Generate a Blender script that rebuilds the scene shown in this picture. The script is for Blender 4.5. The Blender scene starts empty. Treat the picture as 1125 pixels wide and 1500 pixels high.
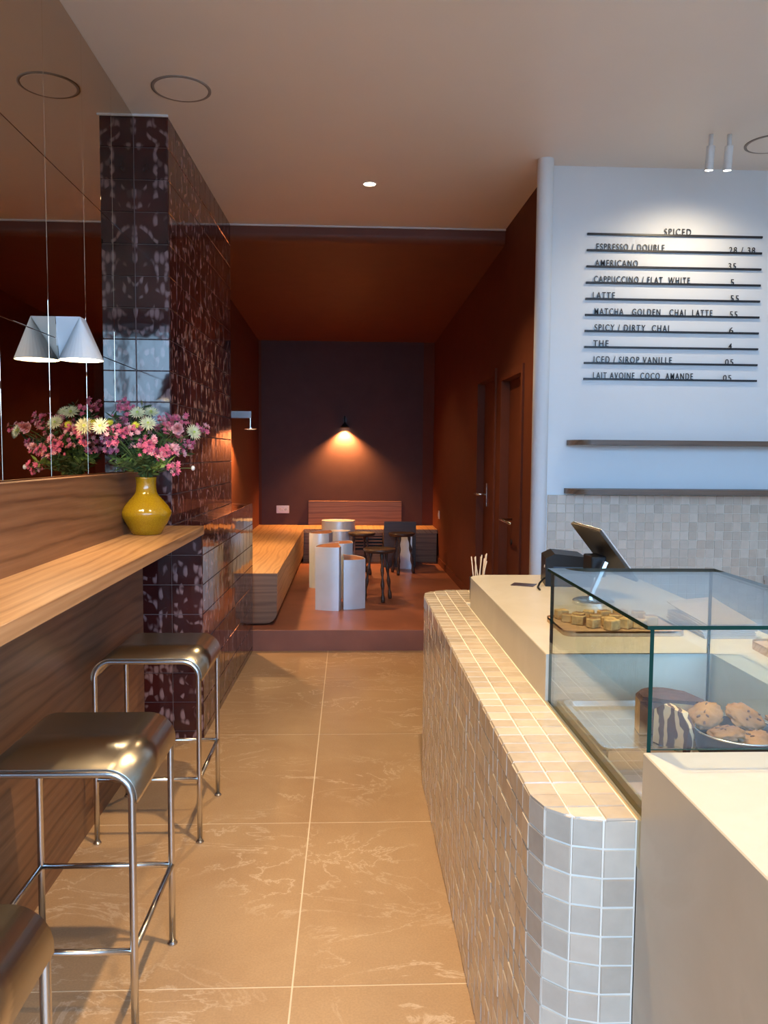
import bpy, bmesh, math, random
from mathutils import Vector, Matrix
random.seed(7)
PI = math.pi
scene = bpy.context.scene
COL = scene.collection

# ---------------------------------------------------------------- camera
F_PX, YAW, PITCH, ROLL = 1183.86, -0.0438777, -0.0713725, -0.0081344
cam_d = bpy.data.cameras.new('camera')
cam_d.sensor_fit = 'VERTICAL'; cam_d.sensor_height = 36.0
cam_d.lens = F_PX / 1500 * 36.0
cam_d.clip_start = 0.02
cam = bpy.data.objects.new('camera', cam_d); COL.objects.link(cam)
R = (Matrix.Rotation(YAW, 3, 'Z') @ Matrix.Rotation(PITCH, 3, 'X') @ Matrix.Rotation(ROLL, 3, 'Y'))
right, fwd, up = R @ Vector((1, 0, 0)), R @ Vector((0, 1, 0)), R @ Vector((0, 0, 1))
M = Matrix.Identity(4)
for i in range(3):
    M[i][0], M[i][1], M[i][2] = right[i], up[i], -fwd[i]
M[2][3] = 1.5
cam.matrix_world = M
scene.camera = cam

# ---------------------------------------------------------------- world, exposure
world = bpy.data.worlds.new('world'); scene.world = world; world.use_nodes = True
bg = world.node_tree.nodes['Background']
bg.inputs['Color'].default_value = (0.33, 0.60, 1.0, 1)
bg.inputs['Strength'].default_value = 9.0
scene.view_settings.view_transform = 'Standard'
scene.view_settings.look = 'None'
scene.view_settings.gamma = 1.0
scene.view_settings.use_curve_mapping = False
scene.view_settings.exposure = 0.92
scene.cycles.use_denoising = True
scene.cycles.max_bounces = 8
scene.cycles.diffuse_bounces = 4
scene.cycles.glossy_bounces = 5
scene.cycles.transparent_max_bounces = 16
scene.cycles.sample_clamp_indirect = 6.0
scene.cycles.caustics_reflective = False
scene.cycles.caustics_refractive = False

WARM = (1.0, 0.71, 0.37)
def add_light(name, typ, loc, energy, color, rot=(0, 0, 0), **kw):
    d = bpy.data.lights.new(name, typ); d.energy = energy; d.color = color
    for k, v in kw.items(): setattr(d, k, v)
    o = bpy.data.objects.new(name, d); o.location = loc; o.rotation_euler = rot
    COL.objects.link(o); return o
# daylight portal in the shopfront opening behind the camera
pd = add_light('shopfront_daylight', 'AREA', (1.1, -1.72, 1.6), 1, (1, 1, 1), (-PI/2, 0, PI), shape='RECTANGLE', size=4.2, size_y=2.7)
pd.rotation_euler = (PI/2, 0, 0)
pd.data.cycles.is_portal = True
# ceiling downlights of the front room (fixture for the first only; the rest are unseen beams)
DOWNLIGHTS = [(0.12, 5.14, 66), (0.12, 3.0, 0), (0.24, 2.1, 150), (0.24, 0.3, 62), (1.15, 2.35, 22), (-0.85, 1.3, 15)]
Z_C = 3.17

# ---------------------------------------------------------------- materials
def new_mat(name):
    m = bpy.data.materials.new(name); m.use_nodes = True
    nt = m.node_tree; p = nt.nodes['Principled BSDF']; return m, nt, p
def setp(p, color=None, rough=None, metal=None, spec=None, **kw):
    if color is not None: p.inputs['Base Color'].default_value = (*color, 1)
    if rough is not None: p.inputs['Roughness'].default_value = rough
    if metal is not None: p.inputs['Metallic'].default_value = metal
    if spec is not None: p.inputs['Specular IOR Level'].default_value = spec
    for k, v in kw.items(): p.inputs[k].default_value = v
def N(nt, typ, **kw):
    n = nt.nodes.new(typ)
    for k, v in kw.items():
        if k.startswith('i_'):
            key = k[2:].replace('_', ' ')
            n.inputs[int(key) if key.isdigit() else key].default_value = v
        else: setattr(n, k, v)
    return n
def ramp(nt, fac, stops, interp='LINEAR'):
    r = N(nt, 'ShaderNodeValToRGB'); r.color_ramp.interpolation = interp
    e = r.color_ramp.elements
    while len(e) < len(stops): e.new(0.5)
    for i, (pos, c) in enumerate(stops):
        e[i].position = pos; e[i].color = (*c, 1)
    nt.links.new(fac, r.inputs['Fac']); return r.outputs['Color']
def coords(nt, scale=(1, 1, 1), obj=False, rot=(0, 0, 0)):
    if obj: src = N(nt, 'ShaderNodeTexCoord').outputs['Object']
    else: src = N(nt, 'ShaderNodeNewGeometry').outputs['Position']
    mp = N(nt, 'ShaderNodeMapping'); mp.inputs['Scale'].default_value = scale; mp.inputs['Rotation'].default_value = rot
    nt.links.new(src, mp.inputs['Vector']); return mp.outputs['Vector']
def noise(nt, vec, scale=5, detail=3, rough=.5, dist=0):
    n = N(nt, 'ShaderNodeTexNoise'); n.inputs['Scale'].default_value = scale; n.inputs['Detail'].default_value = detail
    n.inputs['Roughness'].default_value = rough; n.inputs['Distortion'].default_value = dist
    if vec is not None: nt.links.new(vec, n.inputs['Vector'])
    return n.outputs['Fac']
def bump(nt, p, h, strength=.2, dist=.01):
    b = N(nt, 'ShaderNodeBump'); b.inputs['Strength'].default_value = strength; b.inputs['Distance'].default_value = dist
    nt.links.new(h, b.inputs['Height']); nt.links.new(b.outputs['Normal'], p.inputs['Normal'])
def mix(nt, fac, a, b):
    m = N(nt, 'ShaderNodeMix', data_type='RGBA')
    for s, v in ((m.inputs[0], fac), (m.inputs[6], a), (m.inputs[7], b)):
        if hasattr(v, 'links'): nt.links.new(v, s)
        elif isinstance(v, (int, float)): s.default_value = v
        else: s.default_value = (*v, 1)
    return m.outputs[2]
def plain(name, color, rough=.5, metal=0, var=.06, nscale=6, spec=.5, bmp=0, bscale=60):
    m, nt, p = new_mat(name); setp(p, color, rough, metal, spec)
    v = coords(nt)
    f = noise(nt, v, nscale, 4)
    lo = tuple(c*(1-var) for c in color); hi = tuple(min(1, c*(1+var)) for c in color)
    nt.links.new(ramp(nt, f, [(.3, lo), (.7, hi)]), p.inputs['Base Color'])
    if bmp: bump(nt, p, noise(nt, v, bscale, 4), bmp, .002)
    return m
def wood(name, dark, mid, light, axis='Y', rough=.42, fine=1.0):
    m, nt, p = new_mat(name); setp(p, mid, rough, 0, .4)
    g = N(nt, 'ShaderNodeNewGeometry'); sx = N(nt, 'ShaderNodeSeparateXYZ'); nt.links.new(g.outputs['Position'], sx.inputs[0])
    li = 'XYZ'.index(axis); o1, o2 = [i for i in range(3) if i != li]
    ad = N(nt, 'ShaderNodeMath', operation='ADD'); nt.links.new(sx.outputs[o1], ad.inputs[0]); nt.links.new(sx.outputs[o2], ad.inputs[1])
    cb = N(nt, 'ShaderNodeCombineXYZ'); nt.links.new(ad.outputs[0], cb.inputs[0]); nt.links.new(sx.outputs[li], cb.inputs[1])
    mp = N(nt, 'ShaderNodeMapping'); mp.inputs['Scale'].default_value = (1*fine, .16*fine, 1); nt.links.new(cb.outputs[0], mp.inputs['Vector'])
    w = N(nt, 'ShaderNodeTexWave', wave_type='BANDS', bands_direction='X'); w.inputs['Scale'].default_value = 4.2; w.inputs['Distortion'].default_value = 7
    w.inputs['Detail'].default_value = 3; w.inputs['Detail Scale'].default_value = .9; w.inputs['Detail Roughness'].default_value = .55
    nt.links.new(mp.outputs[0], w.inputs['Vector'])
    c1 = ramp(nt, w.outputs['Fac'], [(0, dark), (.12, mid), (.6, light), (1, mid)])
    mp2 = N(nt, 'ShaderNodeMapping'); mp2.inputs['Scale'].default_value = (60*fine, 1.6*fine, 1); nt.links.new(cb.outputs[0], mp2.inputs['Vector'])
    f2 = noise(nt, mp2.outputs[0], 2, 4)
    f3 = noise(nt, mp.outputs[0], 3, 3)
    c = mix(nt, .33, c1, ramp(nt, f2, [(.3, dark), (.7, light)]))
    c = mix(nt, .30, c, ramp(nt, f3, [(.35, dark), (.65, light)]))
    nt.links.new(c, p.inputs['Base Color'])
    bump(nt, p, f2, .08, .002); return m
def emit(name, color, s):
    m, nt, p = new_mat(name); setp(p, color, .5, **{'Emission Strength': s}); p.inputs['Emission Color'].default_value = (*color, 1); return m

MT = {}
MT['ceiling'] = plain('cream_ceiling_paint', (.86, .79, .70), .45, var=.015, nscale=2, spec=.4)
MT['white_wall'] = plain('white_wall_paint', (.80, .82, .82), .75, var=.01)
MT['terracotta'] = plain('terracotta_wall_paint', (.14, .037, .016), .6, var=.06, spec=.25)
MT['painted_daylight'] = plain('terracotta_with_daylight_tint', (.095, .05, .048), .6, var=.05, spec=.25)  # purple cast of daylight on terracotta, put into the colour
MT['fascia'] = plain('dark_ceiling_paint', (.17, .055, .032), .5, var=.05, spec=.3)
MT['terr_floor'] = plain('terracotta_resin_floor', (.30, .11, .065), .38, var=.14, nscale=4, spec=.45)
MT['metal'] = plain('brushed_steel', (.62, .60, .57), .22, 1, var=.05)
MT['dark_metal'] = plain('blackened_metal', (.05, .045, .045), .4, .6)
MT['black'] = plain('black_plastic', (.008, .008, .009), .4, spec=.2)
MT['rail'] = plain('black_rail_metal', (.015, .015, .018), .4)
MT['white_metal'] = plain('white_powder_coat', (.78, .78, .76), .4)
MT['silver'] = plain('silver_metal', (.75, .75, .74), .25, 1)
MT['alu'] = plain('satin_aluminium_sheet', (.72, .84, .94), .36, .3, var=.07, nscale=5)
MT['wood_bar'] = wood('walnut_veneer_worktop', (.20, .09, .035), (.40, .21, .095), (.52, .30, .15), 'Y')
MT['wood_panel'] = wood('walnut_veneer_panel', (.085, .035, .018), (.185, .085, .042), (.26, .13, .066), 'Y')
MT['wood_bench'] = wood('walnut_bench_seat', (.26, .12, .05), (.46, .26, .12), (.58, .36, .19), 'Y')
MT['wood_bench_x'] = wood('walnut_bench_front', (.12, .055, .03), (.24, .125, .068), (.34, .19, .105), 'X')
MT['wood_dark'] = wood('dark_stained_wood', (.03, .017, .011), (.065, .036, .023), (.10, .058, .038), 'X', .35, 2)
MT['wood_shelf'] = wood('oiled_walnut_shelf', (.07, .04, .025), (.13, .08, .05), (.19, .12, .075), 'X')
MT['wood_board'] = wood('oak_serving_board', (.33, .19, .10), (.50, .31, .17), (.60, .40, .24), 'X', .5, 2)
MT['stick'] = wood('birch_stick', (.5, .33, .18), (.66, .47, .28), (.75, .56, .36), 'Z', .6, 2)
MT['grout_dark'] = plain('mauve_grout', (.33, .20, .17), .8)
MT['grout_light'] = plain('cream_grout', (.86, .79, .66), .8, var=.03)
MT['napkin'] = plain('kraft_paper_napkin', (.50, .41, .35), .85, var=.06)
MT['cup'] = plain('black_ceramic', (.02, .02, .022), .3)
MT['outlet'] = plain('brushed_outlet_plate', (.70, .68, .72), .35, .3)
MT['card'] = plain('dark_printed_card', (.05, .035, .045), .3)
MT['blue_led'] = plain('blue_plastic_band', (.02, .05, .10), .3)

# cream micro-cement
m, nt, p = new_mat('cream_microcement'); setp(p, (.66, .58, .45), .33, 0, .45)
v = coords(nt, (1, 1, 1)); f = noise(nt, v, 2.2, 6, .6, .8)
nt.links.new(ramp(nt, f, [(.3, (.53, .47, .37)), (.52, (.58, .52, .42)), (.56, (.555, .495, .395)), (.8, (.59, .535, .435))]), p.inputs['Base Color'])
bump(nt, p, noise(nt, v, 14, 3), .04, .01); MT['cement'] = m

# floor stone
m, nt, p = new_mat('honey_stone_floor'); setp(p, (.46, .33, .21), .42, 0, .45)
v = coords(nt); oi = N(nt, 'ShaderNodeObjectInfo')
base = ramp(nt, noise(nt, v, 1.6, 8, .65, .4), [(.3, (.40, .245, .13)), (.7, (.50, .33, .185))])
vv = coords(nt, (1.0, 1.6, 1))
n2 = noise(nt, vv, 2.4, 10, .62, 1.2)
ve = ramp(nt, n2, [(.485, (0, 0, 0)), (.5, (1, 1, 1)), (.515, (0, 0, 0))])
msk = ramp(nt, noise(nt, v, 1.3, 2), [(.42, (0, 0, 0)), (.58, (.8, .8, .8))])
vm = N(nt, 'ShaderNodeMath', operation='MULTIPLY'); nt.links.new(ve, vm.inputs[0]); nt.links.new(msk, vm.inputs[1])
c = mix(nt, vm.outputs[0], base, (.68, .52, .37))
sp = ramp(nt, noise(nt, v, 160, 2), [(.35, (.93, .93, .93)), (.65, (1.05, 1.05, 1.05))])
mm = N(nt, 'ShaderNodeMix', data_type='RGBA', blend_type='MULTIPLY'); mm.inputs[0].default_value = 1
nt.links.new(c, mm.inputs[6]); nt.links.new(sp, mm.inputs[7]); nt.links.new(mm.outputs[2], p.inputs['Base Color'])
bump(nt, p, noise(nt, v, 90, 4), .08, .003); MT['stone'] = m
MT['floor_grout'] = plain('sand_floor_grout', (.74, .60, .43), .8)

# oxblood glazed tile with a pale brush-mark pattern
m, nt, p = new_mat('oxblood_glazed_tile'); setp(p, (.05, .012, .012), .07, 0, .6)
g = N(nt, 'ShaderNodeNewGeometry'); sx = N(nt, 'ShaderNodeSeparateXYZ'); nt.links.new(g.outputs['Position'], sx.inputs[0])
add = N(nt, 'ShaderNodeMath', operation='ADD'); nt.links.new(sx.outputs[0], add.inputs[0]); nt.links.new(sx.outputs[1], add.inputs[1])
cb = N(nt, 'ShaderNodeCombineXYZ'); nt.links.new(add.outputs[0], cb.inputs[0]); nt.links.new(sx.outputs[2], cb.inputs[1])
mp = N(nt, 'ShaderNodeMapping'); mp.inputs['Scale'].default_value = (38, 17, 1); nt.links.new(cb.outputs[0], mp.inputs['Vector'])
vo = N(nt, 'ShaderNodeTexVoronoi', voronoi_dimensions='2D'); vo.inputs['Scale'].default_value = 1; vo.inputs['Randomness'].default_value = .6
nt.links.new(mp.outputs[0], vo.inputs['Vector'])
sc_ = N(nt, 'ShaderNodeSeparateColor'); nt.links.new(vo.outputs['Color'], sc_.inputs[0])
big = N(nt, 'ShaderNodeTexNoise', noise_dimensions='2D'); big.inputs['Scale'].default_value = 9; big.inputs['Detail'].default_value = 1
nt.links.new(cb.outputs[0], big.inputs['Vector'])
band = ramp(nt, big.outputs['Fac'], [(.42, (0, 0, 0)), (.47, (1, 1, 1)), (.56, (1, 1, 1)), (.61, (0, 0, 0))])
dsk = ramp(nt, vo.outputs['Distance'], [(.30, (1, 1, 1)), (.62, (0, 0, 0))])
pick = ramp(nt, sc_.outputs[0], [(.42, (0, 0, 0)), (.48, (1, 1, 1))])
a1 = N(nt, 'ShaderNodeMath', operation='MULTIPLY'); nt.links.new(band, a1.inputs[0]); nt.links.new(dsk, a1.inputs[1])
a2 = N(nt, 'ShaderNodeMath', operation='MULTIPLY'); nt.links.new(a1.outputs[0], a2.inputs[0]); nt.links.new(pick, a2.inputs[1])
a3 = N(nt, 'ShaderNodeMath', operation='MULTIPLY'); nt.links.new(a2.outputs[0], a3.inputs[0]); a3.inputs[1].default_value = .6
bc = ramp(nt, noise(nt, coords(nt), 5, 3), [(.3, (.030, .008, .008)), (.7, (.075, .016, .013))])
nt.links.new(mix(nt, a3.outputs[0], bc, (.46, .29, .28)), p.inputs['Base Color'])
bump(nt, p, noise(nt, coords(nt), 9, 2), .10, .01); MT['oxblood'] = m

# zellige (object-random and island-random versions share one recipe)
def zellige(name, island, lo, hi, rough=.16):
    m, nt, p = new_mat(name); setp(p, lo, rough, 0, .5)
    if island: r = N(nt, 'ShaderNodeNewGeometry').outputs['Random Per Island']
    else: r = N(nt, 'ShaderNodeObjectInfo').outputs['Random']
    mid = tuple((a+b)/2*f for a, b, f in zip(lo, hi, (1.03, .97, .93)))
    base = ramp(nt, r, [(0, lo), (.3, mid), (.5, hi), (.75, tuple(c*.94 for c in lo)), (1, hi)], 'LINEAR')
    f = noise(nt, coords(nt), 30, 3)
    c = mix(nt, .18, base, ramp(nt, f, [(.3, tuple(c*.8 for c in lo)), (.7, hi)]))
    nt.links.new(c, p.inputs['Base Color'])
    bump(nt, p, noise(nt, coords(nt), 24, 2), .12, .01); return m
ZL, ZH = (.50, .415, .32), (.69, .60, .475)
MT['zel'] = zellige('blush_zellige_tile', False, ZL, ZH)
MT['zel_i'] = zellige('blush_zellige_tile_field', True, (.54, .445, .34), (.65, .56, .435))
MT['zelw'] = zellige('greige_wall_zellige', False, (.53, .415, .315), (.69, .56, .44), .25)
MT['zelw_i'] = zellige('greige_wall_zellige_field', True, (.53, .415, .315), (.69, .56, .44), .25)

# bronze mirror
m, nt, p = new_mat('bronze_tinted_mirror'); setp(p, (.62, .50, .38), .015, 1)
MT['mirror'] = m
# thin clear glass
m, nt, p = new_mat('clear_glass_pane'); nt.nodes.remove(p)
out = nt.nodes['Material Output']; tr = N(nt, 'ShaderNodeBsdfTransparent'); tr.inputs[0].default_value = (.95, .98, .965, 1)
gl = N(nt, 'ShaderNodeBsdfGlossy'); gl.inputs['Roughness'].default_value = .01
lw = N(nt, 'ShaderNodeLayerWeight'); lw.inputs['Blend'].default_value = .5
pw = N(nt, 'ShaderNodeMath', operation='POWER'); nt.links.new(lw.outputs['Facing'], pw.inputs[0]); pw.inputs[1].default_value = 5
fr = N(nt, 'ShaderNodeMath', operation='MULTIPLY_ADD'); nt.links.new(pw.outputs[0], fr.inputs[0]); fr.inputs[1].default_value = .94; fr.inputs[2].default_value = .038
ms = N(nt, 'ShaderNodeMixShader'); nt.links.new(fr.outputs[0], ms.inputs[0]); nt.links.new(tr.outputs[0], ms.inputs[1]); nt.links.new(gl.outputs[0], ms.inputs[2])
nt.links.new(ms.outputs[0], out.inputs['Surface']); MT['glass'] = m
MT['glass_edge'] = plain('green_glass_edge', (.001, .022, .014), .5, spec=.1)
# vase glaze
m, nt, p = new_mat('mustard_crackle_glaze'); setp(p, (.34, .19, .006), .12, 0, .6)
vo = N(nt, 'ShaderNodeTexVoronoi', feature='DISTANCE_TO_EDGE'); vo.inputs['Scale'].default_value = 90
nt.links.new(coords(nt), vo.inputs['Vector'])
ck = ramp(nt, vo.outputs['Distance'], [(0, (.27, .14, .004)), (.08, (.36, .205, .007))])
nt.links.new(ck, p.inputs['Base Color']); MT['vase'] = m
MT['stem'] = plain('green_stem', (.10, .17, .05), .6)
MT['leaf'] = plain('dark_green_leaf', (.035, .075, .025), .5, var=.4, nscale=30)
MT['lightleaf'] = plain('fresh_green_leaf', (.16, .26, .06), .5, var=.3, nscale=30)
MT['pink'] = plain('pink_petal', (.68, .14, .23), .6, var=.35, nscale=60)
MT['palepink'] = plain('pale_pink_petal', (.80, .40, .42), .6, var=.2, nscale=60)
MT['mauve'] = plain('mauve_petal', (.60, .17, .27), .6, var=.3, nscale=60)
MT['cream_petal'] = plain('cream_petal', (.78, .78, .50), .6, var=.12, nscale=60)
MT['yellow_petal'] = plain('yellow_petal', (.80, .74, .06), .6, var=.15, nscale=60)
MT['green_eye'] = plain('green_flower_eye', (.45, .55, .10), .6)
MT['bread'] = plain('toasted_bread_crumb', (.60, .38, .15), .8, var=.35, nscale=60, bmp=.5)
MT['crust'] = plain('brown_bread_crust', (.26, .13, .05), .7, var=.35, nscale=40, bmp=.4)
MT['cookie'] = plain('golden_cookie_dough', (.27, .135, .045), .75, var=.35, nscale=22, bmp=.7, bscale=45)
MT['choc'] = plain('dark_chocolate_chunk', (.07, .03, .018), .5)
MT['cake_top'] = plain('chocolate_cake_crust', (.06, .022, .015), .6, var=.45, nscale=35, bmp=.7, bscale=60)
MT['cake_side'] = plain('baked_cake_side', (.50, .29, .13), .75, var=.3, nscale=30, bmp=.4)
m, nt, p = new_mat('marbled_cake_crumb'); setp(p, (.3, .15, .08), .8)
w = N(nt, 'ShaderNodeTexWave'); w.inputs['Scale'].default_value = 16; w.inputs['Distortion'].default_value = 12; w.inputs['Detail'].default_value = 3
nt.links.new(coords(nt, (1, 1, .5)), w.inputs['Vector'])
nt.links.new(ramp(nt, w.outputs['Fac'], [(.50, (.075, .028, .018)), (.66, (.62, .44, .24))]), p.inputs['Base Color']); MT['cake_cut'] = m
MT['recess'] = plain('taupe_display_base', (.30, .22, .19), .3, var=.12)
MT['brass'] = plain('brushed_brass_channel', (.60, .46, .26), .3, .8)
MT['lamp_on'] = emit('lit_lamp_diffuser', (1.0, .78, .50), 14)
MT['lamp_on_soft'] = emit('lit_warm_diffuser', (1.0, .86, .68), 5)
MT['street'] = plain('street_paving', (.13, .13, .135), .9)
MT['facade'] = plain('street_facade_stone', (.40, .37, .33), .9)

# ---------------------------------------------------------------- mesh helpers
def mesh_obj(name, bm, mats, parent=None, smooth=False, kind=None, loc=None, rz=0):
    me = bpy.data.meshes.new(name)
    bmesh.ops.recalc_face_normals(bm, faces=bm.faces)
    bm.to_mesh(me); bm.free()
    for mm_ in (mats if isinstance(mats, (list, tuple)) else [mats]):
        me.materials.append(MT[mm_] if isinstance(mm_, str) else mm_)
    if smooth:
        for f in me.polygons: f.use_smooth = True
    o = bpy.data.objects.new(name, me); COL.objects.link(o)
    if parent: o.parent = parent
    if kind: o['kind'] = kind
    if loc: o.location = loc
    if rz: o.rotation_euler[2] = rz
    return o
def auto_smooth(o, ang=35):
    me = o.data
    for f in me.polygons: f.use_smooth = True
    bm = bmesh.new(); bm.from_mesh(me)
    for e in bm.edges:
        if len(e.link_faces) == 2 and e.calc_face_angle(0) > math.radians(ang): e.smooth = False
    bm.to_mesh(me); bm.free(); return o
def thing(name, label, cat, loc=(0, 0, 0), rz=0, group=None):
    o = bpy.data.objects.new(name, None); COL.objects.link(o); o.location = loc; o.rotation_euler = (0, 0, rz)
    o.empty_display_size = .05
    return tag(o, label, cat, group)
def tag(o, label, cat, group=None):
    o['label'] = label; o['category'] = cat
    if group: o['group'] = group
    return o
def box(bm, x0, x1, y0, y1, z0, z1, mi=0, bev=0):
    vs = [bm.verts.new((x, y, z)) for x in (x0, x1) for y in (y0, y1) for z in (z0, z1)]
    fs = [(0, 1, 3, 2), (4, 6, 7, 5), (0, 4, 5, 1), (2, 3, 7, 6), (0, 2, 6, 4), (1, 5, 7, 3)]
    out = []
    for f in fs:
        ff = bm.faces.new([vs[i] for i in f]); ff.material_index = mi; out.append(ff)
    if bev:
        es = list({e for f in out for e in f.edges})
        bmesh.ops.bevel(bm, geom=es, offset=bev, segments=2, affect='EDGES', profile=.5)
    return vs
def obox(name, b, mats, parent=None, bev=0, kind=None, **kw):
    bm = bmesh.new(); box(bm, *b, bev=bev); return mesh_obj(name, bm, mats, parent, kind=kind, **kw)
def prism(bm, pts, z0, z1, mi=0, mtop=None, axis='z'):
    def V(a, b, c):
        return (a, b, c) if axis == 'z' else ((a, c, b) if axis == 'y' else (c, a, b))
    lo = [bm.verts.new(V(x, y, z0)) for x, y in pts]; hi = [bm.verts.new(V(x, y, z1)) for x, y in pts]
    n = len(pts)
    for i in range(n):
        f = bm.faces.new((lo[i], lo[(i+1) % n], hi[(i+1) % n], hi[i])); f.material_index = mi
    f = bm.faces.new(list(reversed(lo))); f.material_index = mi
    f = bm.faces.new(hi); f.material_index = mi if mtop is None else mtop
def lathe(bm, prof, n=40, mi=0, c=(0, 0, 0), capb=True, capt=False):
    rings = []
    for r, z in prof:
        rings.append([bm.verts.new((c[0]+r*math.cos(2*PI*i/n), c[1]+r*math.sin(2*PI*i/n), c[2]+z)) for i in range(n)])
    for a, b in zip(rings, rings[1:]):
        for i in range(n):
            f = bm.faces.new((a[i], a[(i+1) % n], b[(i+1) % n], b[i])); f.material_index = mi
    if capb: bm.faces.new(list(reversed(rings[0]))).material_index = mi
    if capt: bm.faces.new(rings[-1]).material_index = mi
def tube(bm, pts, r, n=10, mi=0, caps=True):
    pts = [Vector(p) for p in pts]
    rs = r if isinstance(r, (list, tuple)) else [r]*len(pts)
    rings = []
    prev = None
    for i, pnt in enumerate(pts):
        a = pts[max(0, i-1)]; b = pts[min(len(pts)-1, i+1)]
        t = (b-a).normalized()
        if prev is None:
            u = t.orthogonal().normalized()
        else:
            u = (prev - t*prev.dot(t)).normalized()
        prev = u; w = t.cross(u)
        rings.append([bm.verts.new(pnt + (u*math.cos(2*PI*k/n) + w*math.sin(2*PI*k/n))*rs[i]) for k in range(n)])
    for a, b in zip(rings, rings[1:]):
        for k in range(n):
            bm.faces.new((a[k], a[(k+1) % n], b[(k+1) % n], b[k])).material_index = mi
    if caps:
        bm.faces.new(list(reversed(rings[0]))).material_index = mi
        bm.faces.new(rings[-1]).material_index = mi
def arc(cx, cy, r, a0, a1, n):
    return [(cx + r*math.cos(math.radians(a0+(a1-a0)*i/n)), cy + r*math.sin(math.radians(a0+(a1-a0)*i/n))) for i in range(n+1)]
def copy_tree(o, parent=None):
    c = o.copy(); COL.objects.link(c)
    if parent: c.parent = parent
    for ch in list(o.children): copy_tree(ch, c)
    return c
def structure(o): o['kind'] = 'structure'; return o
def unit_tile(name, mats, cham=.04, depth=1.0):
    """unit tile, face looking along -Y, spanning x,z in [-.5,.5], y in [-depth,0]; 10 faces"""
    bm = bmesh.new(); h = .5
    b = [bm.verts.new((x, 0, z)) for x, z in ((-h, -h), (h, -h), (h, h), (-h, h))]
    s = [bm.verts.new((x, -depth*.55, z)) for x, z in ((-h, -h), (h, -h), (h, h), (-h, h))]
    k = h-cham
    t = [bm.verts.new((x, -depth, z)) for x, z in ((-k, -k), (k, -k), (k, k), (-k, k))]
    for i in range(4):
        j = (i+1) % 4
        bm.faces.new((b[i], b[j], s[j], s[i])); bm.faces.new((s[i], s[j], t[j], t[i]))
    bm.faces.new(t); bm.faces.new(list(reversed(b)))
    bmesh.ops.recalc_face_normals(bm, faces=bm.faces)
    me = bpy.data.meshes.new(name); bm.to_mesh(me); bm.free()
    for q in mats: me.materials.append(MT[q])
    return me
def put_tile(me, name, parent, center, normal, up, w, h, d, tilt=.0):
    """place a shared tile mesh; normal points out of the wall"""
    n = Vector(normal).normalized(); u = Vector(up).normalized()
    if tilt:
        n = (n + Vector((random.uniform(-1, 1), random.uniform(-1, 1), random.uniform(-1, 1)))*tilt).normalized()
    x = u.cross(-n).normalized(); x = (-n).cross(u)*-1 if False else (u.cross(n)).normalized()
    u = n.cross(x).normalized()
    # local -Y -> n ; local Z -> u ; local X -> x' so that frame is right handed
    xl = (-n).cross(u).normalized()
    mtx = Matrix.Identity(4)
    for i in range(3):
        mtx[i][0] = xl[i]*w; mtx[i][1] = -n[i]*d; mtx[i][2] = u[i]*h; mtx[i][3] = center[i]
    o = bpy.data.objects.new(name, me); COL.objects.link(o); o.parent = parent
    o.matrix_local = mtx if parent is None else parent.matrix_basis.inverted() @ mtx
    return o
def tile_verts(bm, center, normal, up, w, h, d, cham=.04, tilt=0):
    n = Vector(normal).normalized(); u = Vector(up).normalized()
    if tilt: n = (n + Vector((random.uniform(-1, 1), random.uniform(-1, 1), random.uniform(-1, 1)))*tilt).normalized()
    x = u.cross(n).normalized(); u = n.cross(x).normalized(); c = Vector(center)
    def ring(k, dd): return [bm.verts.new(c + x*a*w*k*2 + u*b*h*k*2 + n*dd) for a, b in ((-.5, -.5), (.5, -.5), (.5, .5), (-.5, .5))]
    b = ring(.5, 0); s = ring(.5, d*.55); t = ring(.5-cham, d)
    for i in range(4):
        j = (i+1) % 4
        bm.faces.new((b[i], b[j], s[j], s[i])); bm.faces.new((s[i], s[j], t[j], t[i]))
    bm.faces.new(t)

# ================================================================ SETTING
# floor: grout bed + large slabs
bm = bmesh.new(); box(bm, -1.3, 3.4, -1.7, 6.09, -.12, -.0008)
floor = structure(mesh_obj('floor', bm, 'floor_grout'))
JX = [-1.19, -.152, .886, 1.924, 2.962]; JY = [-1.7, -.928, .11, 1.148, 2.186, 3.203, 4.246, 5.29, 6.09]
for i in range(len(JX)-1):
    for j in range(len(JY)-1):
        obox('floor_tile', (JX[i]+.0025, JX[i+1]-.0025, JY[j]+.0025, JY[j+1]-.0025, -.02, 0), 'stone', floor)
# raised platform of the back room
bm = bmesh.new(); box(bm, -1.3, 1.35, 6.09, 10.75, -.1, .16, bev=.006)
structure(mesh_obj('floor_platform', bm, 'terr_floor'))
# main ceiling
bm = bmesh.new(); box(bm, -1.3, 3.4, -1.8, 6.09, Z_C, Z_C+.1)
ceil = structure(mesh_obj('ceiling', bm, 'ceiling'))
# back-room ceiling with rounded fascia
prof = [(6.09, 3.27), (6.09, 3.115)] + [(6.09+.06-.06*math.cos(a), 3.115-.055*math.sin(a)) for a in [PI/2*i/6 for i in range(1, 7)]] + [(10.8, 2.945), (10.8, 3.27)]
bm = bmesh.new(); prism(bm, prof, -1.4, 1.4, axis='x')
structure(auto_smooth(mesh_obj('ceiling_back_room', bm, 'fascia'), 30))
structure(obox('trim_1', (-.90, 1.165, 6.076, 6.09, 3.160, 3.17), 'white_metal'))
structure(obox('trim_2', (-1.08, -.905, 4.178, 4.187, 3.160, 3.17), 'white_metal'))
# left walls
structure(obox('wall_left', (-1.3, -1.085, -1.7, 4.2, 0, Z_C), 'terracotta'))
structure(obox('wall_left_back_room', (-1.35, -1.17, 6.09, 10.75, .0, 3.2), 'terracotta'))
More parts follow.
